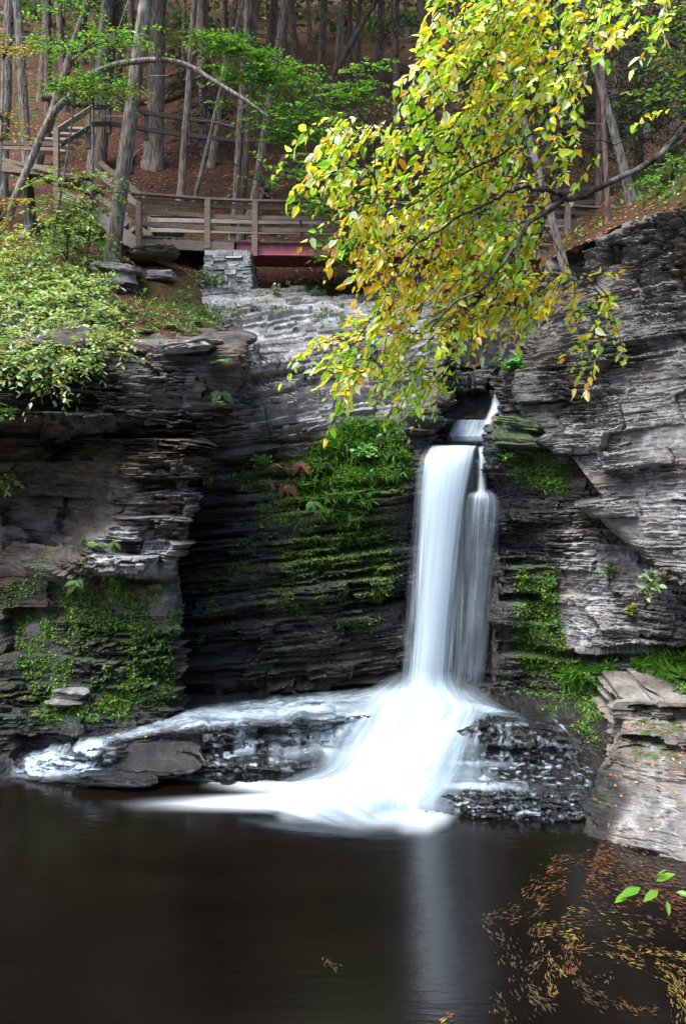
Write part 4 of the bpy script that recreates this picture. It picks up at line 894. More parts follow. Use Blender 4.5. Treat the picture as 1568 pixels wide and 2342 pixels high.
FAR = [(690, 250, 30, 664), (730, 240, 31, 742), (765, 215, 33, 785), (815, 205, 34, 822), (862, 215, 33, 872), (905, 240, 31, 900), (640, 200, 35, 655), (520, 190, 36, 512), (420, 190, 37, 422), (300, 195, 38, 300), (560, 170, 40, 566), (710, 160, 42, 704), (790, 150, 44, 800), (95, 215, 31, 108), (190, 180, 38, 196), (40, 190, 36, 30),
       (980, 240, 31, 960), (1210, 300, 27, 1196), (1250, 330, 25, 1268), (1330, 300, 27, 1310), (1400, 330, 25, 1412), (1470, 280, 27, 1456), (1540, 270, 27, 1552), (1120, 250, 31, 1130), (1050, 240, 31, 1042), (1290, 200, 34, 1290), (1360, 190, 36, 1350), (1430, 200, 35, 1440), (1510, 180, 37, 1500), (235, 150, 44, 236), (350, 140, 46, 345), (470, 130, 48, 474), (610, 130, 48, 604), (660, 110, 50, 668), (745, 110, 50, 740), (850, 120, 49, 856), (930, 140, 46, 926), (1000, 120, 48, 1010), (1090, 140, 46, 1084), (1180, 150, 45, 1190), (130, 120, 50, 126), (20, 120, 50, 26)]
for px_, py_, Y, tx in FAR:
    v = hill_z(np.array((px_ - CX) / F * Y), np.array(float(Y)))
    tree('distant dark trunk among others far up the shaded hillside', (px_, YH - F * (float(v) - H) / Y, Y), tx, rg.uniform(12, 20) * 30 / Y, M['bark_red' if rg.random() < .7 else 'bark_brown'], crown=(7, 1.0), group='distant trunks on the hillside', knots=3)
# bent tree arching over the stairs
bt = thing('bent_tree', P(22, 500, 15.8), 'slender grey tree bent into a high arch over the stairs', 'tree')
arch = [(20, 505, 15.8), (40, 440, 15.8), (75, 360, 15.9), (100, 300, 16), (130, 250, 16), (165, 215, 16.1), (210, 172, 16.1), (260, 150, 16.2), (310, 141, 16.2), (370, 137, 16.2), (430, 150, 16.2), (480, 180, 16.1), (525, 207, 16.0), (565, 232, 15.9), (612, 268, 15.9)]
V, Q, uv = tube(cr1([P(*a) for a in arch], 60), np.interp(np.linspace(0, 1, 60), [0, .5, 1], [.075, .065, .035]), 12); mk('trunk', V, Q, M['bark_grey'], bt, uv=uv, smooth=True)
# fallen logs
def log(label, a, b, r, mat):
    a, b = np.array(a), np.array(b); s = np.linspace(0, 1, 12)[:, None]; pth = a + (b - a) * s; pth[:, 2] += .05 * np.sin(s[:, 0] * 9)
    V, Q, uv = tube(pth, r * (1 - .25 * s[:, 0]), 12); return mk('fallen_log', V, Q, mat, uv=uv, smooth=True, label=label, cat='log', base=a)
t = NT('rotten red log'); co = t.n('TexCoord').outputs['Object']; n = t.noise(t.map(co, (1.5, 8, 8)), 2, 6, .65)
c = t.ramp(n, [(.3, (.06, .02, .01)), (.6, (.26, .085, .03))]); c = t.mix(t.ramp(t.noise(co, 2.5, 4), [(.5, 0.), (.6, .8)]), c, (.07, .09, .015))
M['log'] = t.surface(t.n('BsdfPrincipled', {'Base Color': c, 'Roughness': .9, 'Normal': t.bump(n, 1, .04)}).outputs[0])
log('rotten reddish log lying on the slope behind the stout hemlock', P(300, 238, 27.5), P(440, 214, 27.8), .17, M['log'])
log('dark mossy log lying left of the patchy trunk on the upper slope', P(100, 222, 25), P(250, 244, 24.6), .14, M['bark_red'])

# ------------------------------------------------------------------ boulders
def boulder(label, c, r, seed, mat, tilt=0.0, moss=.2, wet=0.0, pale=.5):
    n, m = 60, 90; th = np.linspace(0, np.pi, n)[:, None]; ph = np.linspace(0, 2 * np.pi, m)[None]
    sp = lambda a, e: np.sign(a) * np.abs(a)**e
    x = sp(np.cos(ph), .45) * sp(np.sin(th), .5); y = sp(np.sin(ph), .45) * sp(np.sin(th), .5); z = sp(np.cos(th), .45) + 0 * ph
    S = np.stack([x, y, z], -1); G = S * np.array(r)
    k = 1 + .35 * (fbm(x * 1.3 + seed, y * 1.3, z * 1.3, seed, 3) - .5); G = G * k[..., None]
    G[..., 2] += tilt * G[..., 0]; cc = np.asarray(c, float)
    d = strata(G + cc, np.arctan2(y, x) * r[0], seed, big=(.08, .2), small=(.02, .05), ab=.10, as_=.04, dip=tilt)
    h = S * np.array([1, 1, .2]); h /= np.linalg.norm(h, axis=2, keepdims=True) + 1e-6
    G = G + h * (d * np.sin(th))[..., None]; G[:, -1] = G[:, 0]
    mkm = np.stack([np.full(x.shape, moss), np.full(x.shape, wet), np.full(x.shape, pale)], -1)
    return mk('boulder', G + cc, grid_quads(n, m), mat, label=label, cat='boulder', cols={'mask': mkm.reshape(-1, 3)}, base=cc)
boulder('dark grey boulder on the ledge left of the stone pier', P(272, 645, 15.4), (.42, .5, .34), 3, M['rock_mid'], -.1, .15, .2, .4)
boulder('flat slab stone on the earth below the left end of the bridge', P(350, 580, 17.0), (.5, .4, .12), 4, M['rock_mid'], .05, .5, 0, .2)
boulder('small pale stone lying on the brown earth left of the pier', P(368, 632, 16.2), (.28, .25, .11), 5, M['rock_mid'], 0, .1, 0, .7)
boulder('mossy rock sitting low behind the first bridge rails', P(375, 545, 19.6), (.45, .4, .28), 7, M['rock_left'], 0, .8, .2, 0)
boulder('broken ledge stone jutting over the top of the left cliff', P(425, 795, 11.95), (.42, .4, .09), 8, M['rock_mid'], .12, 0, 0, .8)
boulder('brown mossy rounded rock right of the waterfall lip', P(1185, 995, 13.0), (.36, .45, .28), 9, M['rock_right'], -.1, .75, .6, 0)
boulder('blocky brown rock at the left side of the waterfall lip', P(968, 965, 13.5), (.26, .35, .22), 10, M['rock_mid'], 0, .45, .5, 0)
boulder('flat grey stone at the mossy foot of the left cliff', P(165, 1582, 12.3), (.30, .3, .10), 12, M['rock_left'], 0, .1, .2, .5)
boulder('low leaf dotted slab in front of the left ledge', P(365, 1726, 11.5), (.50, .28, .19), 13, M['rock_wet'], 0, 0, .8, .2)
boulder('long flat wet rock at the water line below the left ledge', P(262, 1776, 11.15), (.62, .2, .06), 15, M['rock_wet'], 0, 0, 1, 0)

# ------------------------------------------------------------------ shrubs and understory
def stems_part(o, root, tips, r0, r1, mat, rg, every=1):
    mb = MB()
    for t_ in tips[::every]:
        m_ = (np.asarray(root) * .45 + t_ * .55) + [0, 0, .12 * np.linalg.norm(t_ - root)] + rg.normal(0, .05, 3)
        mb.add(*tube(cr1([root, m_, t_], 6), np.linspace(r0, r1, 6), 5)[:2])
    return mb.build('stem', mat, o)
def shrub(label, poly, n, Yf, L, cols, w, root=None, seed=0, m=9, length=.5, name='shrub', cat='shrub', dirb=(.1, -.5, .0), droop=.35, off=(.0, .45), mat='leaf', aspect=.52, stems=10, flat=1.0, group=None, jit=.3):
    g = np.random.default_rng(seed); q = pts_in(g, poly, n)
    q = q[(fbm(q[:, 0] / 42., q[:, 1] / 30., 0, seed + 40, 2) > .46) | (g.random(n) < .15)]; n = len(q)
    Y = Yf(q[:, 0], q[:, 1]) if callable(Yf) else np.array([surf(a, b)[0][1] for a, b in q]) if Yf is None else np.full(n, float(Yf))
    st_ = P(q[:, 0], q[:, 1], Y - g.uniform(off[0], off[1], n))
    dr = rnd_dir(g, n) * np.array([1, 1, .45]) + np.array(dirb)
    mb, ln = sprays(g, st_, dr, length * g.uniform(.6, 1.3, n), m, L, PAL(g, cols, w), droop=droop, aspect=aspect, flat=flat, jit=jit)
    r = st_.mean(0) - [0, 0, .1] if root is None else np.asarray(root, float)
    o = thing(name, r, label, cat, group)
    tw = twigs(ln, .006, .002, 3)
    if stems:
        for t_ in st_[g.choice(n, min(stems, n), replace=False)]:
            m_ = r * .4 + t_ * .6 + [0, 0, .1 * np.linalg.norm(t_ - r)] + g.normal(0, .04, 3)
            tw.add(*tube(cr1([r, m_, t_], 7), np.linspace(.016, .004, 7), 5)[:2])
    mb.join(tw).build('foliage', [M[mat], M['bark_branch']], o)
    return o
bankY = lambda px, py: np.interp(py, [480, 540, 620, 700, 760, 800, 880], [17.6, 16.6, 15.2, 13.8, 12.7, 12.1, 11.9])
w5 = [5, 4, 3, .9, 2.2]
shrub('pale green shrub drooping over the dark cliff edge at far left', [(-20, 660), (120, 690), (150, 800), (130, 880), (60, 850), (-20, 880)], 430, bankY, .09, GREEN_PALE, w5, P(20, 760, 12.6), 1)
shrub('pale green shrub spilling over the cliff edge beside the crack', [(110, 640), (230, 650), (290, 720), (285, 790), (240, 815), (150, 850), (110, 760)], 450, bankY, .09, GREEN_PALE, w5, P(190, 740, 12.9), 2)
shrub('yellowish shrub on the left bank below the stairs', [(-20, 520), (90, 540), (120, 640), (60, 680), (-20, 670)], 330, bankY, .09, GREEN_PALE, [4, 4, 3, 2.2, 1], P(20, 610, 15.6), 3)
shrub('light green shrub in the middle of the left bank', [(80, 560), (190, 580), (250, 640), (160, 690), (70, 660)], 330, bankY, .09, GREEN_PALE, [4, 4, 3, 1.4, 1.6], P(150, 640, 15.2), 4)
shrub('loose green shrub at the foot of the grey leaning trunk', [(120, 480), (240, 520), (250, 600), (200, 620), (110, 560)], 220, bankY, .095, GREEN_PALE, [4, 5, 2, 1.5, .5], P(180, 580, 16.2), 5)
shrub('sparse low shrub trailing down the ledge right of the drooping shrub', [(270, 690), (350, 700), (400, 760), (300, 780), (230, 730), (220, 640)], 170, lambda a, b: bankY(a, b) + .1, .085, GREEN_MID + [(.2, .25, .08)], [2, 3, 2, 1, 2], P(320, 750, 12.9), 6)
def sapling(label, polys, Y, L, cols, w, root, top, seed, n=50, r=.03, length=.55, m=10, spread=.5):
    g = np.random.default_rng(seed); S = []; D = []
    for poly in polys:
        q = pts_in(g, poly, n); S.append(P(q[:, 0], q[:, 1], Y + g.uniform(-spread, spread, n)))
        d = rnd_dir(g, n) * np.array([1, .6, .18]) + np.array([.25, -.25, -.02]); D.append(d)
    S = np.concatenate(S); D = np.concatenate(D)
    mb, ln = sprays(g, S, D, length * g.uniform(.6, 1.3, len(S)), m, L, PAL(g, cols, w), droop=.18, aspect=.52, flat=1.6, jit=.2)
    o = thing('sapling', root, label, 'sapling'); V, Q, uv = tube(cr1([root, (np.asarray(root) + top) / 2 + [.05, 0, 0], top], 14), np.linspace(r, r * .35, 14), 8); mk('trunk', V, Q, M['bark_grey'], o, uv=uv, smooth=True)
    tw = twigs(ln, .006, .002, 3); path = cr1([root, (np.asarray(root) + top) / 2 + [.05, 0, 0], top], 14)
    for s_ in S[g.choice(len(S), min(26, len(S)), replace=False)]:
        k = np.argmin(np.abs(path[:, 2] - s_[2] + .15)); tw.add(*tube(cr1([path[k], (path[k] + s_) / 2 + [0, 0, .06], s_], 6), np.linspace(.013, .004, 6), 4)[:2])
    mb.join(tw).build('foliage', [M['leaf'], M['bark_branch']], o)
    return o
UND = [(.13, .31, .04), (.085, .21, .028), (.20, .38, .055), (.30, .36, .05)]
sapling('leafy green sapling left of the pale patchy trunk', [[(60, 85), (170, 90), (300, 60), (330, 90), (180, 130), (70, 120)], [(80, 185), (230, 175), (290, 200), (120, 205)]], 15.0, .085, UND, [4, 3, 3, 1], P(120, 560, 15.2), P(190, 60, 15.0), 31, 74)
sapling('green sapling with level leaf sprays beside the stairs post', [[(150, 210), (290, 195), (280, 225), (160, 235)], [(60, 400), (200, 380), (300, 440), (240, 470), (80, 440)], [(110, 440), (230, 480), (200, 520), (100, 500)]], 15.4, .085, GREEN_PALE, [3, 5, 2, 1, .3], P(200, 600, 15.9), P(215, 190, 15.3), 32, 60)
sapling('thin sapling with yellowing leaves at the left edge', [[(-30, 230), (40, 240), (50, 320), (-20, 330)], [(-20, 440), (60, 470), (40, 540), (-30, 540)], [(-20, 80), (40, 90), (30, 130), (-20, 130)]], 14.6, .09, [(.35, .26, .04), (.42, .28, .03), (.20, .24, .05)], [3, 3, 3], P(-15, 620, 14.9), P(10, 70, 14.6), 33, 16)
sapling('young tree with tiers of bright green leaves behind the bridge left of the yellow branch', [[(440, 66), (520, 85), (600, 125), (590, 140), (470, 100)], [(465, 150), (600, 145), (720, 150), (690, 200), (560, 195)], [(495, 235), (640, 215), (800, 170), (860, 130), (860, 220), (760, 270), (600, 280)], [(560, 290), (700, 260), (840, 300), (760, 330), (640, 330)]], 17.4, .10, UND, [4, 3, 3, .6], P(690, 540, 19.0), P(640, 90, 17.5), 34, 130, .045, .6)
sapling('low green understory tree leaning over the bridge rail', [[(600, 380), (720, 340), (830, 380), (840, 450), (700, 420), (620, 400)], [(640, 460), (760, 430), (840, 480), (800, 530), (700, 510)], [(700, 560), (820, 540), (840, 590), (760, 600)]], 17.0, .10, UND, [3, 4, 3, .6], P(820, 680, 18.0), P(740, 330, 17.0), 35, 72, .04)
sapling('thin sapling with green and yellow leaves at the top right edge', [[(1400, 20), (1560, 0), (1600, 130), (1480, 120)], [(1440, 200), (1580, 160), (1600, 260), (1480, 260)]], 9.5, .075, [(.12, .22, .03), (.07, .15, .02), (.35, .28, .03)], [4, 3, 1], P(1660, 470, 11.0), P(1540, -20, 9.5), 36, 34)
sapling('small bush of fresh green leaves on top of the right cliff', [[(1440, 400), (1568, 350), (1600, 410), (1500, 440)]], 13.4, .075, UND, [4, 3, 3, 1], P(1530, 430, 13.6), P(1530, 360, 13.4), 37, 40, .02, .4)
shrub('dim green bushes growing under the bridge in the gorge', [(620, 640), (800, 620), (840, 680), (700, 690)], 60, 18.6, .07, GREEN_MID, [3, 3, 3, .5], P(720, 690, 18.8), 7, length=.35)
shrub('small green bush at the foot of the stone pier', [(430, 615), (520, 620), (540, 655), (440, 650)], 46, 17.0, .06, GREEN_MID, [3, 4, 2, .5], P(480, 655, 17.2), 8, length=.3)

for lb, pl, Y, rt, tp, sd, nn in [('tiny green seedling on the slope behind the upper path fence', [(285, 150), (330, 150), (320, 185), (280, 180)], 30, P(305, 215, 30), P(305, 150, 30), 131, 10), ('green seedling between the broad trunk and the thin stems up the slope', [(395, 70), (440, 60), (450, 110), (400, 115)], 34, P(420, 190, 34), P(420, 70, 34), 132, 14),
        ('leafy sapling high between the stout hemlock and the slim trunk', [(385, 20), (430, 10), (430, 50), (390, 60)], 33, P(405, 190, 33), P(405, 10, 33), 133, 12), ('low green sapling in front of the twin trunks', [(560, 395), (640, 390), (630, 440), (560, 440)], 19.4, P(605, 480, 19.6), P(600, 390, 19.4), 134, 16), ('yellow green sapling by the bent tree foot', [(100, 560), (190, 470), (210, 500), (130, 590)], 15.0, P(150, 640, 15.2), P(150, 480, 15), 135, 26),
        ('hanging green bough at the top left above the arch', [(60, -20), (180, -30), (210, 40), (100, 60)], 13.5, P(230, -260, 14), P(150, -40, 13.5), 136, 30), ('leafy green bough above the arch right of the leaning trunk', [(230, 100), (300, 60), (300, 110), (240, 140)], 14.6, P(330, -150, 15.4), P(270, 70, 14.6), 137, 16)]:
    sapling(lb, [pl], Y, .09 * max(Y / 17, 1) * .8, UND, [4, 3, 3, 1], rt, tp, sd, nn, .02, .5)
g_ = np.random.default_rng(140)
for lb, a, b in [('thin fallen branch lying beside the stout hemlock foot', (385, 350), (470, 335)), ('broken grey branch on the litter above the bridge', (480, 475), (560, 440)), ('long dead branch on the slope right of the slim trunk', (640, 300), (760, 255)), ('crooked fallen branch behind the left bridge rails', (300, 395), (345, 330)), ('short stick on the litter below the upper fence', (400, 320), (430, 300)), ('grey fallen branch high on the slope between far trunks', (560, 190), (660, 170))]:
    p, q = surf(*a)[0], surf(*b)[0]; m_ = (p + q) / 2; m_[2] += .1; l = cr1([p + [0, 0, .05], m_ + g_.normal(0, .08, 3), q + [0, 0, .08]], 14); V, Q, uv = tube(l, np.linspace(.05, .015, 14), 7)
    mk('fallen_branch', V, Q, M['bark_grey'], uv=uv, smooth=True, label=lb, cat='branch', base=p)

# hemlocks with drooping dark sprays
def hemlock(label, base, Y, h0, h1, r, seed, n=70, vis=None):
    g = np.random.default_rng(seed); b = np.asarray(base, float); z = g.uniform(h0, h1, n); a = g.uniform(0, 6.283, n)
    rr = r * np.clip((h1 + 1.5 - z) / (h1 - h0), .2, 1) * g.uniform(.55, 1.1, n); o = thing('hemlock', b, label, 'tree')
    S = b + np.stack([0 * z, 0 * z, z - b[2]], -1); D = np.stack([np.cos(a), np.sin(a), .05 + 0 * a], -1)
    # secondary sprays along each limb
    k = 9; f = np.linspace(.25, 1, k)[None] + g.uniform(-.04, .04, (n, k)); pos = S[:, None] + D[:, None] * (rr[:, None] * f)[..., None]; pos[..., 2] -= .3 * rr[:, None] * f**2
    sd_ = np.cross(D, [0, 0, 1.]); sg = g.choice([-1, 1], (n, k, 1)); dd = D[:, None] * .6 + sd_[:, None] * sg * g.uniform(.3, 1, (n, k, 1)); dd[..., 2] -= .25
    mb, ln = sprays(g, pos.reshape(-1, 3), dd.reshape(-1, 3), .55 * (1.25 - .5 * f).ravel(), 12, .12, PAL(g, HEM, [3, 4, 4, .5]), droop=.35, aspect=.28, spread=.9, jit=.2)
    tw = twigs([cr1([s, s + d * q * .5 - [0, 0, .05 * q], s + d * q - [0, 0, .3 * q]], 6) for s, d, q in zip(S, D, rr)], .022, .005, 4); mb.join(tw).build('foliage', [M['needle'], M['bark_red']], o)
    pth = np.stack([b - [0, 0, .4], b + [0, 0, (h1 - b[2]) * .5], b + [0, 0, h1 + 2 - b[2]]]); V, Q, uv = tube(cr1(pth, 14), np.linspace(.14, .05, 14), 10); mk('trunk', V, Q, M['bark_red'], o, uv=uv, smooth=True)
def gz(px_, Y): x = (px_ - CX) / F * Y; return np.array([x, Y, float(hill_z(np.array(x), np.array(float(Y))))])
hemlock('dark hemlock with drooping sprays just left of the yellow branch', gz(905, 22.5), 22.5, 12.2, 21, 2.3, 61, 62)
hemlock('dark green hemlock hidden behind the middle of the yellow branch', gz(1090, 23), 23, 11.5, 21, 2.4, 62, 60)
hemlock('dark hemlock on the slope above the right end of the bridge', gz(1270, 22), 22, 12.5, 20, 2.3, 63, 60)
hemlock('dusky hemlock on the bank between the slanting grey trunk and the path rail', gz(1180, 19.6), 19.6, 11.5, 19, 2.0, 69, 60)
hemlock('dark hemlock growing behind the thin bare sapling trunk', gz(1370, 19.8), 19.8, 12, 19, 2.1, 70, 60)
hemlock('shadowy hemlock at the top right corner above the right cliff', gz(1460, 21), 21, 13.5, 21, 2.4, 64, 60)
hemlock('dim hemlock at the right edge high on the bank', gz(1610, 19), 19, 12.5, 20, 2.2, 65, 50)
hemlock('faint hemlock far up the slope behind the dark trunks', gz(800, 36), 36, 25, 33, 2.8, 66, 50)
hemlock('faint hemlock high at the top left behind the tall trunks', gz(110, 27), 27, 19, 27, 2.4, 67, 46)
hemlock('grey green young hemlock on the upper path right of the stout trunk', gz(468, 26), 26, 15.2, 17.2, 1.1, 68, 26)
def far_foliage():
    g = np.random.default_rng(77); n = 1500
    Y = g.uniform(40, 70, n); px_ = g.uniform(-100, 1700, n); X = (px_ - CX) / F * Y; z = hill_z(X, Y) + g.uniform(.3, 5, n)**1.1
    mb, ln = sprays(g, np.stack([X, Y, z], -1), rnd_dir(g, n) * [1, 1, .3], 1.6, 12, .38, PAL(g, [(.05, .10, .02), (.03, .065, .018), (.09, .14, .025)], [3, 4, 1.2]), droop=.2, aspect=.5)
    mb.build('forest_undergrowth', M['leaf'], label='dim green undergrowth far up the wooded slope', cat='undergrowth', kind='stuff')
far_foliage()

# ------------------------------------------------------------------ the overhanging branch with yellowing leaves
def overhang():
    g = np.random.default_rng(88)
    yd = lambda a, b: 4.4 + .9 * (fbm(np.asarray(a) / 260., np.asarray(b) / 260., 0, 9, 2) - .5) * 2 + .0006 * (np.asarray(a) - 1000)
    poly = [(1040, -60), (960, 60), (900, 150), (925, 200), (985, 250), (900, 300), (830, 330), (960, 380), (880, 440), (800, 470), (850, 560), (815, 640), (850, 700), (800, 760), (770, 840), (870, 890), (960, 900), (1000, 830), (1060, 760), (1150, 760), (1240, 715), (1300, 690), (1270, 640), (1215, 610), (1190, 540), (1215, 470), (1290, 400), (1270, 300), (1300, 190), (1370, 100), (1430, 0), (1450, -60)]
    extra = [([(680, 280), (780, 290), (860, 310), (840, 345), (700, 340), (650, 320)], 26), ([(690, 385), (800, 390), (900, 400), (840, 430), (720, 420)], 16), ([(745, 490), (830, 490), (850, 530), (770, 530)], 14), ([(700, 800), (800, 770), (830, 860), (770, 905), (750, 850)], 26), ([(1290, 690), (1360, 700), (1350, 725)], 7), ([(1300, 780), (1350, 790), (1330, 830)], 6), ([(1350, 60), (1480, 20), (1560, 60), (1500, 110)], 9), ([(1480, 270), (1540, 250), (1530, 300)], 3), ([(1320, 380), (1400, 350), (1380, 400)], 6), ([(940, 880), (990, 890), (970, 930)], 7)]
    q = [pts_in(g, poly, 820)] + [pts_in(g, p, n) for p, n in extra]; q = np.concatenate(q)
    hole = fbm(q[:, 0] / 70., q[:, 1] / 60., 0, 14, 2) > .39
    q = q[hole | (g.random(len(q)) < .18)] + [40, -30]
    S = P(q[:, 0], q[:, 1], yd(q[:, 0], q[:, 1]) + g.uniform(-.25, .25, len(q)))
    limbs = {'lower': [(1700, 190, 4.6), (1568, 295, 4.55), (1524, 340, 4.5), (1444, 395, 4.5), (1364, 432, 4.45), (1319, 455, 4.45), (1289, 452, 4.4), (1264, 475, 4.4), (1224, 500, 4.35), (1199, 525, 4.3), (1174, 565, 4.3), (1134, 625, 4.25), (1100, 662, 4.25), (1030, 700, 4.2), (985, 760, 4.2)],
             'upper': [(1700, -260, 4.9), (1560, -120, 4.8), (1470, 10, 4.7), (1400, 90, 4.6), (1330, 170, 4.5), (1250, 270, 4.45), (1150, 350, 4.4), (1020, 420, 4.4), (930, 480, 4.35)],
             'top': [(1560, -120, 4.8), (1420, -90, 4.7), (1290, -20, 4.6), (1190, 60, 4.5), (1090, 150, 4.4), (990, 260, 4.4), (900, 300, 4.4)],
             'mid': [(1289, 452, 4.4), (1200, 430, 4.35), (1100, 470, 4.3), (980, 540, 4.3), (890, 620, 4.3)]}
    root = P(1900, 330, 5.0)
    o = thing('overhanging_beech', root, 'beech limb with yellow and bright green leaves hanging in front of the fall', 'tree')
    nodes = []; 
    rad = {'lower': (.022, .005), 'upper': (.015, .004), 'top': (.013, .004), 'mid': (.012, .004)}
    for k, l in limbs.items():
        pth = cr1([P(*a) for a in l], 80); pth += .02 * np.stack([vn(np.arange(80) * .5, i, 0, 3) - .5 for i in range(3)], -1)
        V, Q, uv = tube(pth, np.linspace(*rad[k], 80), 10); mk('branch', V, Q, M['bark_branch'], o, uv=uv, smooth=True); nodes.append(pth)
    nodes = np.concatenate(nodes)
    # grow twigs: link each spray to the nearest wood lying up and to the right of it
    order = np.argsort(-(S[:, 0] + S[:, 2])); N = nodes.copy(); tw = MB(); dirs = np.zeros_like(S)
    for i in order:
        v = S[i] - N; dist = np.linalg.norm(v, axis=1); cosd = (v @ np.array([-.8, 0, -.45])) / (dist + 1e-6)
        j = np.argmin(dist * (1.9 - cosd) + (dist < .05) * .5)
        a, b = N[j], S[i]; m_ = (a + b) / 2 + [0, 0, .12 * dist[j]] + g.normal(0, .015, 3); l = cr1([a, m_, b], 6)
        tw.add(*tube(l, np.linspace(.0045, .0022, 6), 4)[:2]); dirs[i] = l[-1] - l[-2]; N = np.concatenate([N, l[2:]])
    dirs /= np.linalg.norm(dirs, axis=1, keepdims=True) + 1e-9
    dirs = dirs * .7 + np.array([-.55, -.1, -.38]) + g.normal(0, .28, S.shape)
    pxs, pys = pix(S)
    yel = np.clip(.27 + .38 * soft(pxs, pys, [(780, 430), (1000, 480), (1100, 600), (1000, 720), (800, 740)], 80) + .4 * soft(pxs, pys, [(1100, 600), (1380, 620), (1360, 860), (1060, 790)], 50) + .5 * (fbm(pxs / 70., pys / 70., 0, 4, 2) - .5) + .12 * soft(pxs, pys, box(1100, 60, 1300, 320), 80), .04, .85)
    m = 12
    G_ = palette(g, len(S) * m, [(.40, .60, .035), (.28, .52, .03), (.56, .66, .06), (.13, .28, .02), (.80, .83, .60)], [4, 3, 3.4, 1.0, 2.8], .13); Y_ = palette(g, len(S) * m, [(.84, .60, .035), (.80, .50, .025), (.86, .70, .18), (.62, .30, .03)], [4, 3, 2, 1], .12)  # palest green: light leaf backs plus glare highlights painted as leaf colour
    pick = g.random(len(S) * m) < np.repeat(yel, m); c = np.where(pick[:, None], Y_, G_)
    mb, ln = sprays(g, S, dirs,   .25 * g.uniform(.6, 1.35, len(S)), m, .049, lambda n: c, droop=.3, aspect=.56, flat=.7, spread=.75, jit=.45, bend=.25, sizevar=.36)
    for l in ln: tw.add(*tube(l, [.003, .002, .0012], 4)[:2])
    mb.join(tw).build('leaves', [M['leaf_gloss'], M['bark_branch']], o)
overhang()

# ------------------------------------------------------------------ moss, grass and small plants growing on the rock
def cover(name, label, sh, n, L, cols, w, seed, regions, stand=.5, aspect=.5, kind_name='moss', mat='leaf', hang=0.0, thr=.5):
    g = np.random.default_rng(seed); s = sheet(sh); V = s['V']; wgt = np.zeros(len(V))
    for a, soft_w, poly in regions: wgt = np.maximum(wgt, a * soft(s['px'], s['py'], poly, soft_w))
    nz = fbm(V[:, 0] * 3.2, V[:, 1] * 3.2, V[:, 2] * 4.5, seed, 4); ar = np.clip(s['N'][:, 2] * .5 + .7, .25, 1.2)
    wgt = np.clip(wgt * (.15 + sstep(thr - .08, thr + .10, nz + .35 * (wgt - .6))) - .14, 0, 1) * ar
    i = g.choice(len(V), n, p=wgt / wgt.sum()); N = s['N'][i]
    d = N * stand + rnd_dir(g, n) * .7 + np.array([0, -.15, .25 - hang]); p = V[i] + g.normal(0, .012, (n, 3))
    LL = L * g.uniform(.5, 1.5, n)
    v, q = leaves(p, d, N + rnd_dir(g, n) * .5 + [0, 0, .6], LL, LL * aspect, .15, .25 + hang * .4)
    MB().add(v, q, lcol(palette(g, n, cols, w, .25))).build(kind_name, M[mat], label=label, cat=kind_name.replace('_', ' '), kind='stuff')
MOSS = [(.08, .18, .016), (.13, .24, .02), (.045, .095, .014), (.18, .25, .03)]
GR = [(.07, .20, .018), (.11, .27, .03), (.045, .12, .014), (.20, .26, .03)]
cover('x', 'long bright green grass hanging on the bank left of the fall', 'middle_cliff', 7500, .11, GR, [4, 3, 3, 1.2], 201, [(.7, 18, [(640, 1060), (700, 1040), (700, 1110), (650, 1130)]), (1, 16, [(700, 1030), (780, 965), (920, 960), (945, 1090), (880, 1120), (820, 1190), (720, 1190), (690, 1130)])], .6, .09, 'grass', 'grass', .45, .44)
cover('x', 'small bright leaves mixed in the grassy bank left of the fall', 'middle_cliff', 1500, .06, GR, [4, 4, 2, .5], 202, [(1, 18, [(690, 1040), (790, 960), (930, 955), (940, 1060), (800, 1110), (700, 1110)]), (.8, 15, [(540, 1050), (640, 1040), (640, 1090), (540, 1130)]), (.5, 20, box(560, 1180, 720, 1220))], .5, .6, 'ground_cover', thr=.42)
cover('x', 'green moss in patches on the wet face left of the fall', 'middle_cliff', 17000, .032, MOSS, [3, 4, 2, 2], 203, [(.8, 30, [(560, 1080), (700, 1050), (720, 1200), (600, 1230)]), (.75, 40, box(620, 1170, 910, 1330)), (.9, 12, box(845, 1225, 900, 1385)), (.5, 40, box(450, 1230, 900, 1450)), (.3, 40, box(560, 1400, 760, 1590)), (.7, 20, [(900, 1000), (950, 1010), (945, 1140), (890, 1170)])])
cover('x', 'small green plants rooted in the cracks of the pale ledges', 'middle_cliff', 1900, .055, GREEN_MID + [(.2, .25, .05)], [3, 3, 2, 2, 2], 204, [(.6, 14, [(400, 690), (560, 690), (560, 760), (420, 770)]), (.55, 14, [(560, 680), (800, 690), (790, 760), (600, 720)]), (.4, 10, box(540, 815, 760, 835)), (.5, 10, [(660, 920), (900, 880), (900, 910), (680, 960)])], .6, .45, 'ground_cover', thr=.52)
cover('x', 'moss and tiny ferns covering the foot of the left cliff', 'left_cliff', 17000, .046, MOSS + [(.05, .15, .03)], [4, 3, 3, 1.2, 2], 205, [(.75, 35, [(160, 1320), (300, 1330), (420, 1400), (412, 1620), (200, 1650), (60, 1600), (0, 1450)]), (.4, 40, box(-50, 1260, 420, 1650)), (.9, 14, [(330, 1480), (400, 1440), (410, 1600), (330, 1620)]), (.8, 14, box(60, 1600, 300, 1655)), (.6, 12, box(180, 1230, 270, 1255))], .5, .5)
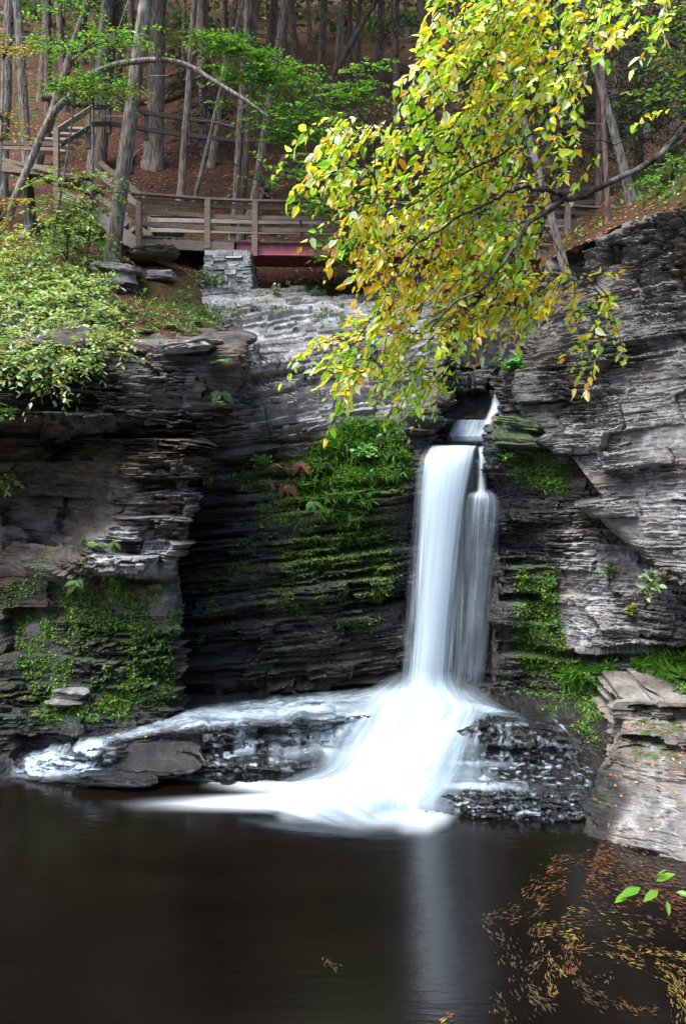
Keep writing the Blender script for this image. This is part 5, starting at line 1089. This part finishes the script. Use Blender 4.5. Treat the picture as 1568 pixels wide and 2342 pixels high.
cover('x', 'green moss on the wall right of the waterfall', 'lower_right_cliff', 11000, .040, MOSS + [(.08, .18, .05)], [4, 3, 3, 1.5, 2], 206, [(.9, 14, [(1170, 1300), (1270, 1290), (1295, 1480), (1370, 1540), (1290, 1570), (1185, 1540), (1165, 1420)]), (.85, 14, [(1140, 1010), (1230, 1010), (1310, 1090), (1300, 1140), (1180, 1110)]), (.6, 30, [(1130, 1560), (1460, 1560), (1440, 1680), (1370, 1730), (1280, 1650)]), (.4, 14, box(1350, 1380, 1470, 1490))])
cover('x', 'bright grass tufts on the shelf below the right wall', 'lower_right_cliff', 2600, .17, GR, [4, 4, 2, 1.5], 207, [(1, 12, [(1440, 1515), (1500, 1490), (1600, 1480), (1620, 1550), (1500, 1555)]), (.7, 10, [(1290, 1530), (1400, 1520), (1390, 1550), (1300, 1565)])], .5, .08, 'grass', 'grass', .2, .25)
cover('x', 'low ferns and moss between the slabs on top of the left cliff', 'left_bank', 2600, .07, GREEN_MID + [(.18, .24, .06)], [3, 4, 2, 1, 2], 208, [(.9, 16, [(360, 720), (470, 700), (520, 760), (480, 790), (370, 780)]), (.6, 20, [(300, 640), (440, 650), (440, 700), (300, 720)]), (.6, 30, box(0, 600, 280, 800))], .5, .4, 'ground_cover', thr=.45)

cover('x', 'low green plants on the leafy slope above the right cliff', 'right_bank', 2600, .09, GREEN_MID + [(.2, .25, .05)], [3, 3, 3, 1, 1], 209, [(.7, 20, box(1420, 330, 1700, 470)), (.3, 30, box(1250, 400, 1500, 590))], .5, .45, 'ground_cover', thr=.5)
def fern(label, px_, py_, size, seed, cols=None, k=9, hang=.5, name='fern', cat='fern', L=.16, group=None):
    g = np.random.default_rng(seed); p, N = surf(px_, py_); p = p + N * .01
    o = thing(name, p, label, cat, group); mb = MB(); fr = []
    cols = cols or GREEN_MID
    for i in range(k):
        a = g.uniform(0, 6.283); d = N * .7 + np.array([math.cos(a), math.sin(a) * .6 - .3, g.uniform(-.2, .6)]); d /= np.linalg.norm(d)
        l = size * g.uniform(.6, 1.15); m = 16; t = (np.arange(m) + 1) / m; t2 = np.repeat(t, 2)
        ax = p + d * (l * t)[:, None]; ax[:, 2] -= hang * l * t**2; ax2 = np.repeat(ax, 2, axis=0)
        tan = np.gradient(ax, axis=0); tan /= np.linalg.norm(tan, axis=1, keepdims=True); tan = np.repeat(tan, 2, axis=0)
        up = N * .5 + np.array([0, -.2, .9]); s = np.cross(tan, up); s /= np.linalg.norm(s, axis=1, keepdims=True) + 1e-9; s *= np.tile([1, -1], m)[:, None]
        LL = l * .22 * np.sin(np.clip(t2 * .9 + .1, 0, 1) * np.pi)**.8 + .008
        v, q = leaves(ax2, s + tan * .45, np.broadcast_to(up, s.shape) + g.normal(0, .15, s.shape), LL, LL * .20, .1, .2)
        mb.add(v, q, lcol(np.broadcast_to(palette(g, 1, cols, [1] * len(cols), .2), (2 * m, 3))))
        fr.append(np.stack([p, ax[m // 2], ax[-1]]))
    mb.join(twigs(fr, .004, .0015, 3)).build('fronds', [M['leaf'], M['bark_branch']], o)
    return o
def herb(label, px_, py_, size, seed, cols, n=26, L=.07, aspect=.6, name='plant', cat='plant', up=.5, hang=.3):
    g = np.random.default_rng(seed); p, N = surf(px_, py_); o = thing(name, p, label, cat)
    d = rnd_dir(g, n) * .8 + N * .7 + [0, -.1, up]; d /= np.linalg.norm(d, axis=1, keepdims=True)
    mb, ln = sprays(g, p + g.normal(0, .03, (n, 3)) + N * .02, d, size * g.uniform(.4, 1.1, n), 7, L, PAL(g, cols, [1] * len(cols)), droop=hang, aspect=aspect, flat=.8)
    mb.join(twigs(ln, .004, .0015, 3)).build('foliage', [M['leaf'], M['bark_branch']], o)
BRG = [(.07, .19, .03), (.11, .25, .05)]; RUST = [(.24, .11, .045), (.17, .07, .035), (.32, .17, .07)]
FERNS = [('bright fern hanging from the corner of the left cliff beside the pale slabs', 505, 828, .34, None), ('fern in the crevice below the corner of the left cliff', 512, 898, .32, BRG), ('small fern low in the crevice right of the left cliff', 508, 925, .22, None),
         ('large fern clump on the grass below the first bridge rails', 452, 735, .40, None), ('fern on the slab edge above the left overhang', 395, 745, .34, None), ('fern beside the drooping shrub on the cliff top', 340, 755, .3, None),
         ('light green fern on the pale boulder of the left cliff', 225, 1245, .24, [(.13, .25, .03)]), ('tiny fern right of the light green fern on the left cliff', 258, 1238, .16, [(.13, .25, .03)]),
         ('fern tuft under the pale bulge of the left cliff', 262, 1325, .28, BRG), ('dark leafy fern left of the tuft under the pale bulge', 175, 1335, .28, None), ('small yellow green fern near the inner corner of the left cliff', 358, 1350, .2, [(.15, .26, .03)]), ('fern growing at the inner edge of the left cliff foot', 395, 1440, .26, None),
         ('mossy fern low on the left cliff above the white ledge water', 350, 1560, .28, None), ('fern at the water end of the left cliff foot', 95, 1630, .26, None), ('bright moss fern above the ledge water at the left cliff foot', 220, 1625, .22, BRG),
         ('rust brown dying fern on the bank left of the grass', 640, 1070, .30, RUST), ('second rust brown fern, right of the first on the bank', 688, 1062, .28, RUST), ('brown fern drooping below the rust brown ferns', 655, 1110, .28, RUST), ('yellowing fern at the lower edge of the grassy bank', 662, 1130, .26, [(.26, .24, .05), (.15, .22, .04)]),
         ('pale blue green fern hanging under the grassy bank', 716, 1150, .24, [(.10, .24, .08)]), ('fern on the pale ledges right of the stone pier', 585, 700, .24, None), ('fern halfway along the top of the pale ledges', 672, 745, .24, None), ('fern in the slabs below the stone pier', 515, 742, .24, None)]
for i, (lb, x, y, s, c) in enumerate(FERNS): fern(lb, x, y, s * (0.8 if c is RUST else .78), 300 + i, c, k=14 if c is RUST else 11)
HERBS = [('leafy green plant hanging in the gorge above the upper cascade', 1168, 840, .42, [(.07, .22, .03), (.11, .30, .05)], 30, .085), ('pale rosette plant on the right wall under the overhang', 1490, 1330, .26, [(.22, .28, .15), (.30, .34, .22), (.12, .18, .07)], 26, .10),
         ('yellow leafed plant on the right wall below the rosette plant', 1440, 1410, .22, [(.30, .26, .06), (.16, .20, .05)], 20, .06), ('small green plant right of the waterfall side ledge', 1150, 1050, .22, BRG, 22, .05), ('trailing plant on the ledge of the blocky right wall', 1395, 1305, .2, [(.12, .18, .05)], 16, .05),
         ('white edged ivy patch on the bank near the grass', 600, 1060, .3, [(.10, .20, .04), (.14, .25, .05)], 40, .06), ('broad leaved plant at the top of the grassy bank', 830, 1040, .3, [(.09, .24, .04), (.14, .30, .06)], 40, .065), ('sprig of pale leaves sticking out beside the left cliff corner', 470, 1115, .3, [(.16, .22, .05)], 16, .06), ('small sprig on the dark wet wall low in the corner', 458, 1460, .14, BRG, 12, .045),
         ('pale leaved twig hanging at the left edge beside the deep overhang', 20, 1100, .3, [(.36, .42, .20), (.24, .34, .10)], 24, .09), ('green sprig on the left edge of the cliff below the shrubs', 15, 945, .24, BRG, 20, .06), ('green tuft low on the right wall above the mossy slope', 1350, 1545, .22, BRG, 24, .05), ('plant at the right edge above the leafy shelf rock', 1560, 1570, .2, [(.10, .2, .03)], 20, .06),
         ('tuft of pale flowering plants right of the stone pier', 632, 668, .26, [(.10, .16, .06), (.5, .52, .46)], 20, .05)]
for i, (lb, x, y, s, c, n, L) in enumerate(HERBS): herb(lb, x, y, s, 400 + i, c, n, L)

# ------------------------------------------------------------------ leaf litter
LIT = [(.32, .12, .035), (.24, .085, .03), (.42, .22, .05), (.16, .07, .035), (.40, .30, .16)]
def litter(label, sh, n, L, seed, regions, cols=LIT, w=(4, 4, 2, 3, 1)):
    g = np.random.default_rng(seed); s = sheet(sh); wgt = np.zeros(len(s['V']))
    for a, sw, poly in regions: wgt = np.maximum(wgt, a * soft(s['px'], s['py'], poly, sw))
    wgt *= np.clip(s['N'][:, 2], 0.02, 1)**2 * (.2 + fbm(s['V'][:, 0] * 2, s['V'][:, 1] * 2, 0, seed, 3)**2); i = g.choice(len(wgt), n, p=wgt / wgt.sum()); N = s['N'][i]
    d = np.cross(N, rnd_dir(g, n)); v, q = leaves(s['V'][i] + N * .012, d, N + rnd_dir(g, n) * .3, L * g.uniform(.6, 1.3, n), L * .55, .3, .1)
    MB().add(v, q, lcol(palette(g, n, cols, w, .2))).build('fallen_leaves', M['litter'], label=label, cat='fallen leaves', kind='stuff')
litter('orange brown fallen leaves scattered over the shelf rock by the pool', 'shelf_rock', 230, .06, 501, [(1, 20, box(1370, 1630, 1700, 1990))])
litter('fallen orange leaves lying on the left wet ledge', 'left_ledge', 90, .055, 502, [(1, 15, box(260, 1660, 480, 1770))])
litter('red brown leaf litter covering the hillside under the trees', 'hillside', 14000, .13, 503, [(1, 60, box(-200, 100, 1800, 720))], [(.17, .065, .035), (.11, .045, .028), (.24, .11, .05), (.08, .035, .025)], (4, 4, 2, 3))
litter('brown and orange leaves on the left bank earth', 'left_bank', 1300, .07, 504, [(1, 30, box(-50, 480, 520, 800))], [(.17, .075, .04), (.11, .05, .03), (.26, .12, .05), (.08, .04, .025)], (4, 4, 2, 3))
litter('orange leaves on the slope above the right cliff', 'right_bank', 1800, .08, 505, [(1, 30, box(1250, 330, 1700, 600))])
litter('few orange leaves caught on the pale middle ledges', 'middle_cliff', 130, .05, 506, [(1, 20, box(470, 640, 1000, 930)), (.4, 20, box(560, 1180, 920, 1450))])
def floating():
    g = np.random.default_rng(91); Z = lambda l: [(784 + a / 2, 1738 + b / 2) for a, b in l]
    BR = [(.115, .075, .035), (.085, .05, .022), (.16, .11, .05)]; YE = [(.34, .22, .04), (.24, .15, .035), (.40, .30, .08)]; OR = [(.22, .085, .03), (.15, .06, .025), (.28, .14, .07)]
    L = [(Z([(640, 750), (680, 715), (800, 680)]), 4, 26, BR), (Z([(740, 750), (850, 712), (900, 700)]), 3, 14, BR), (Z([(1020, 680), (1100, 705), (1230, 735), (1400, 775)]), 4, 22, YE), (Z([(850, 810), (880, 770), (1000, 755), (1140, 760)]), 5, 30, BR), (Z([(880, 790), (930, 775), (1000, 790), (1050, 800), (1060, 825), (1030, 830)]), 8, 40, YE),
         (Z([(1060, 855), (1180, 880), (1280, 910), (1350, 940)]), 4, 24, YE), (Z([(1180, 835), (1260, 850), (1330, 880), (1450, 890), (1568, 920)]), 4, 22, YE), (Z([(1280, 800), (1400, 820)]), 3, 8, BR), (Z([(1350, 850), (1500, 890), (1568, 900)]), 3, 12, YE), (Z([(1420, 920), (1500, 970), (1568, 1030), (1640, 1120)]), 16, 60, YE),
         (Z([(910, 840), (890, 900), (850, 970)]), 8, 26, BR), (Z([(930, 880), (960, 940), (1000, 985)]), 4, 16, YE), (Z([(930, 970), (940, 1030), (955, 1070)]), 4, 14, YE), (Z([(1040, 850), (1030, 900), (1050, 970)]), 8, 30, OR), (Z([(1060, 1000), (1100, 1050), (1140, 1080)]), 4, 14, BR), (Z([(850, 1020), (880, 1080), (960, 1140)]), 5, 18, BR),
         (Z([(1080, 1080), (1200, 1140)]), 3, 10, BR), (Z([(1150, 1060), (1280, 1130), (1420, 1150)]), 4, 16, BR), (Z([(720, 820), (770, 900), (810, 1040), (900, 1150)]), 14, 34, BR), (Z([(640, 750), (720, 830)]), 6, 12, BR), (Z([(1140, 455), (1200, 480), (1330, 540), (1450, 580), (1600, 620)]), 34, 420, OR), (Z([(930, 500), (1000, 485), (1140, 460)]), 10, 34, OR),
         (Z([(860, 580), (950, 510)]), 8, 18, OR), (Z([(820, 630), (930, 590), (1010, 570)]), 8, 30, OR), (Z([(880, 650), (930, 645)]), 8, 14, OR), (Z([(1210, 550), (1330, 580), (1440, 630)]), 5, 20, BR), (Z([(1090, 620), (1180, 660), (1240, 690)]), 4, 12, BR), (Z([(990, 715), (1100, 725)]), 3, 8, BR), (Z([(1410, 740), (1560, 770)]), 4, 10, BR), (Z([(1520, 1010), (1560, 1100), (1568, 1200)]), 14, 40, YE), (Z([(700, 1060), (720, 1140), (760, 1200)]), 8, 12, BR), (Z([(440, 1208), (490, 1180)]), 2, 6, YE), (Z([(-80, 900), (-70, 930), (-20, 950)]), 3, 8, BR), (Z([(960, 450), (1030, 445)]), 3, 8, BR), (Z([(1230, 970), (1180, 1010), (1000, 900)]), 5, 8, BR), (Z([(1270, 1100), (1310, 1130), (1420, 1145)]), 3, 10, OR)]
    mb = MB()
    for l, wd, n, pal in L:
        c = cr1(l, 60); n = int(n * 2.8); t_ = g.uniform(0, 58.9, n); i = t_.astype(int); f = (t_ - i)[:, None]
        q = c[i] * (1 - f) + c[i + 1] * f; tg = c[i + 1] - c[i]; tg /= np.linalg.norm(tg, axis=1, keepdims=True) + 1e-9
        q = q + np.stack([-tg[:, 1], tg[:, 0]], -1) * g.normal(0, wd * 1.1 + 2, n)[:, None]
        a = W(q[:, 0], q[:, 1]); b = W(q[:, 0] + tg[:, 0] * 4, q[:, 1] + tg[:, 1] * 4); d = b - a + g.normal(0, .006, (n, 3)) * [1, 1, 0]
        LL = g.uniform(.02, .075, n); ll = np.minimum(LL * g.uniform(.10, .35, n), .012); a[:, 2] = .006 + g.uniform(0, .006, n)
        v, qd = leaves(a, d, np.array([0, 0, 1.]) + g.normal(0, .06, (n, 3)), LL, ll, .05, 0); mb.add(v, qd, lcol(palette(g, n, pal, [3, 4, .8], .45) * .5))
    mb.build('floating_leaves', M['litter'], label='brown and yellow leaves and needles drifting in a swirl on the dark pool', cat='floating leaves', kind='stuff')
floating()
def near_twig():
    g = np.random.default_rng(95); Y = 2.6
    root = P(1680, 2075, 2.7); pth = cr1([root, P(1600, 2055, 2.65), P(1520, 2030, Y), P(1450, 2022, Y), P(1420, 2032, Y)], 20)
    o = thing('leafy_twig', root, 'near green leafy twig poking in over the pool at lower right', 'twig')
    V, Q, uv = tube(pth, np.linspace(.004, .0015, 20), 6); mk('stem', V, Q, M['bark_branch'], o, uv=uv, smooth=True)
    pos = P(np.array([1440, 1410, 1480, 1475, 1520, 1500, 1560, 1555, 1590, 1475]) + 24, [2030, 2045, 2035, 2015, 2040, 2060, 2045, 2070, 2010, 2005], Y); tip = P(np.array([1395, 1385, 1450, 1520, 1570, 1510, 1600, 1568, 1640, 1500]) + 20, [2048, 2062, 2060, 1995, 2050, 2095, 2060, 2135, 2010, 1985], Y - .03)
    d = tip - pos; L = np.linalg.norm(d, axis=1); v, q = leaves(pos, d, np.array([0.1, -.35, 1.]) + g.normal(0, .25, d.shape), L, L * .42, .2, .12)
    MB().add(v, q, lcol(palette(g, len(pos), [(.20, .42, .03), (.14, .34, .02), (.42, .52, .28)], [4, 3, 1.3], .1))).build('leaves', M['leaf_gloss'], o)
near_twig()
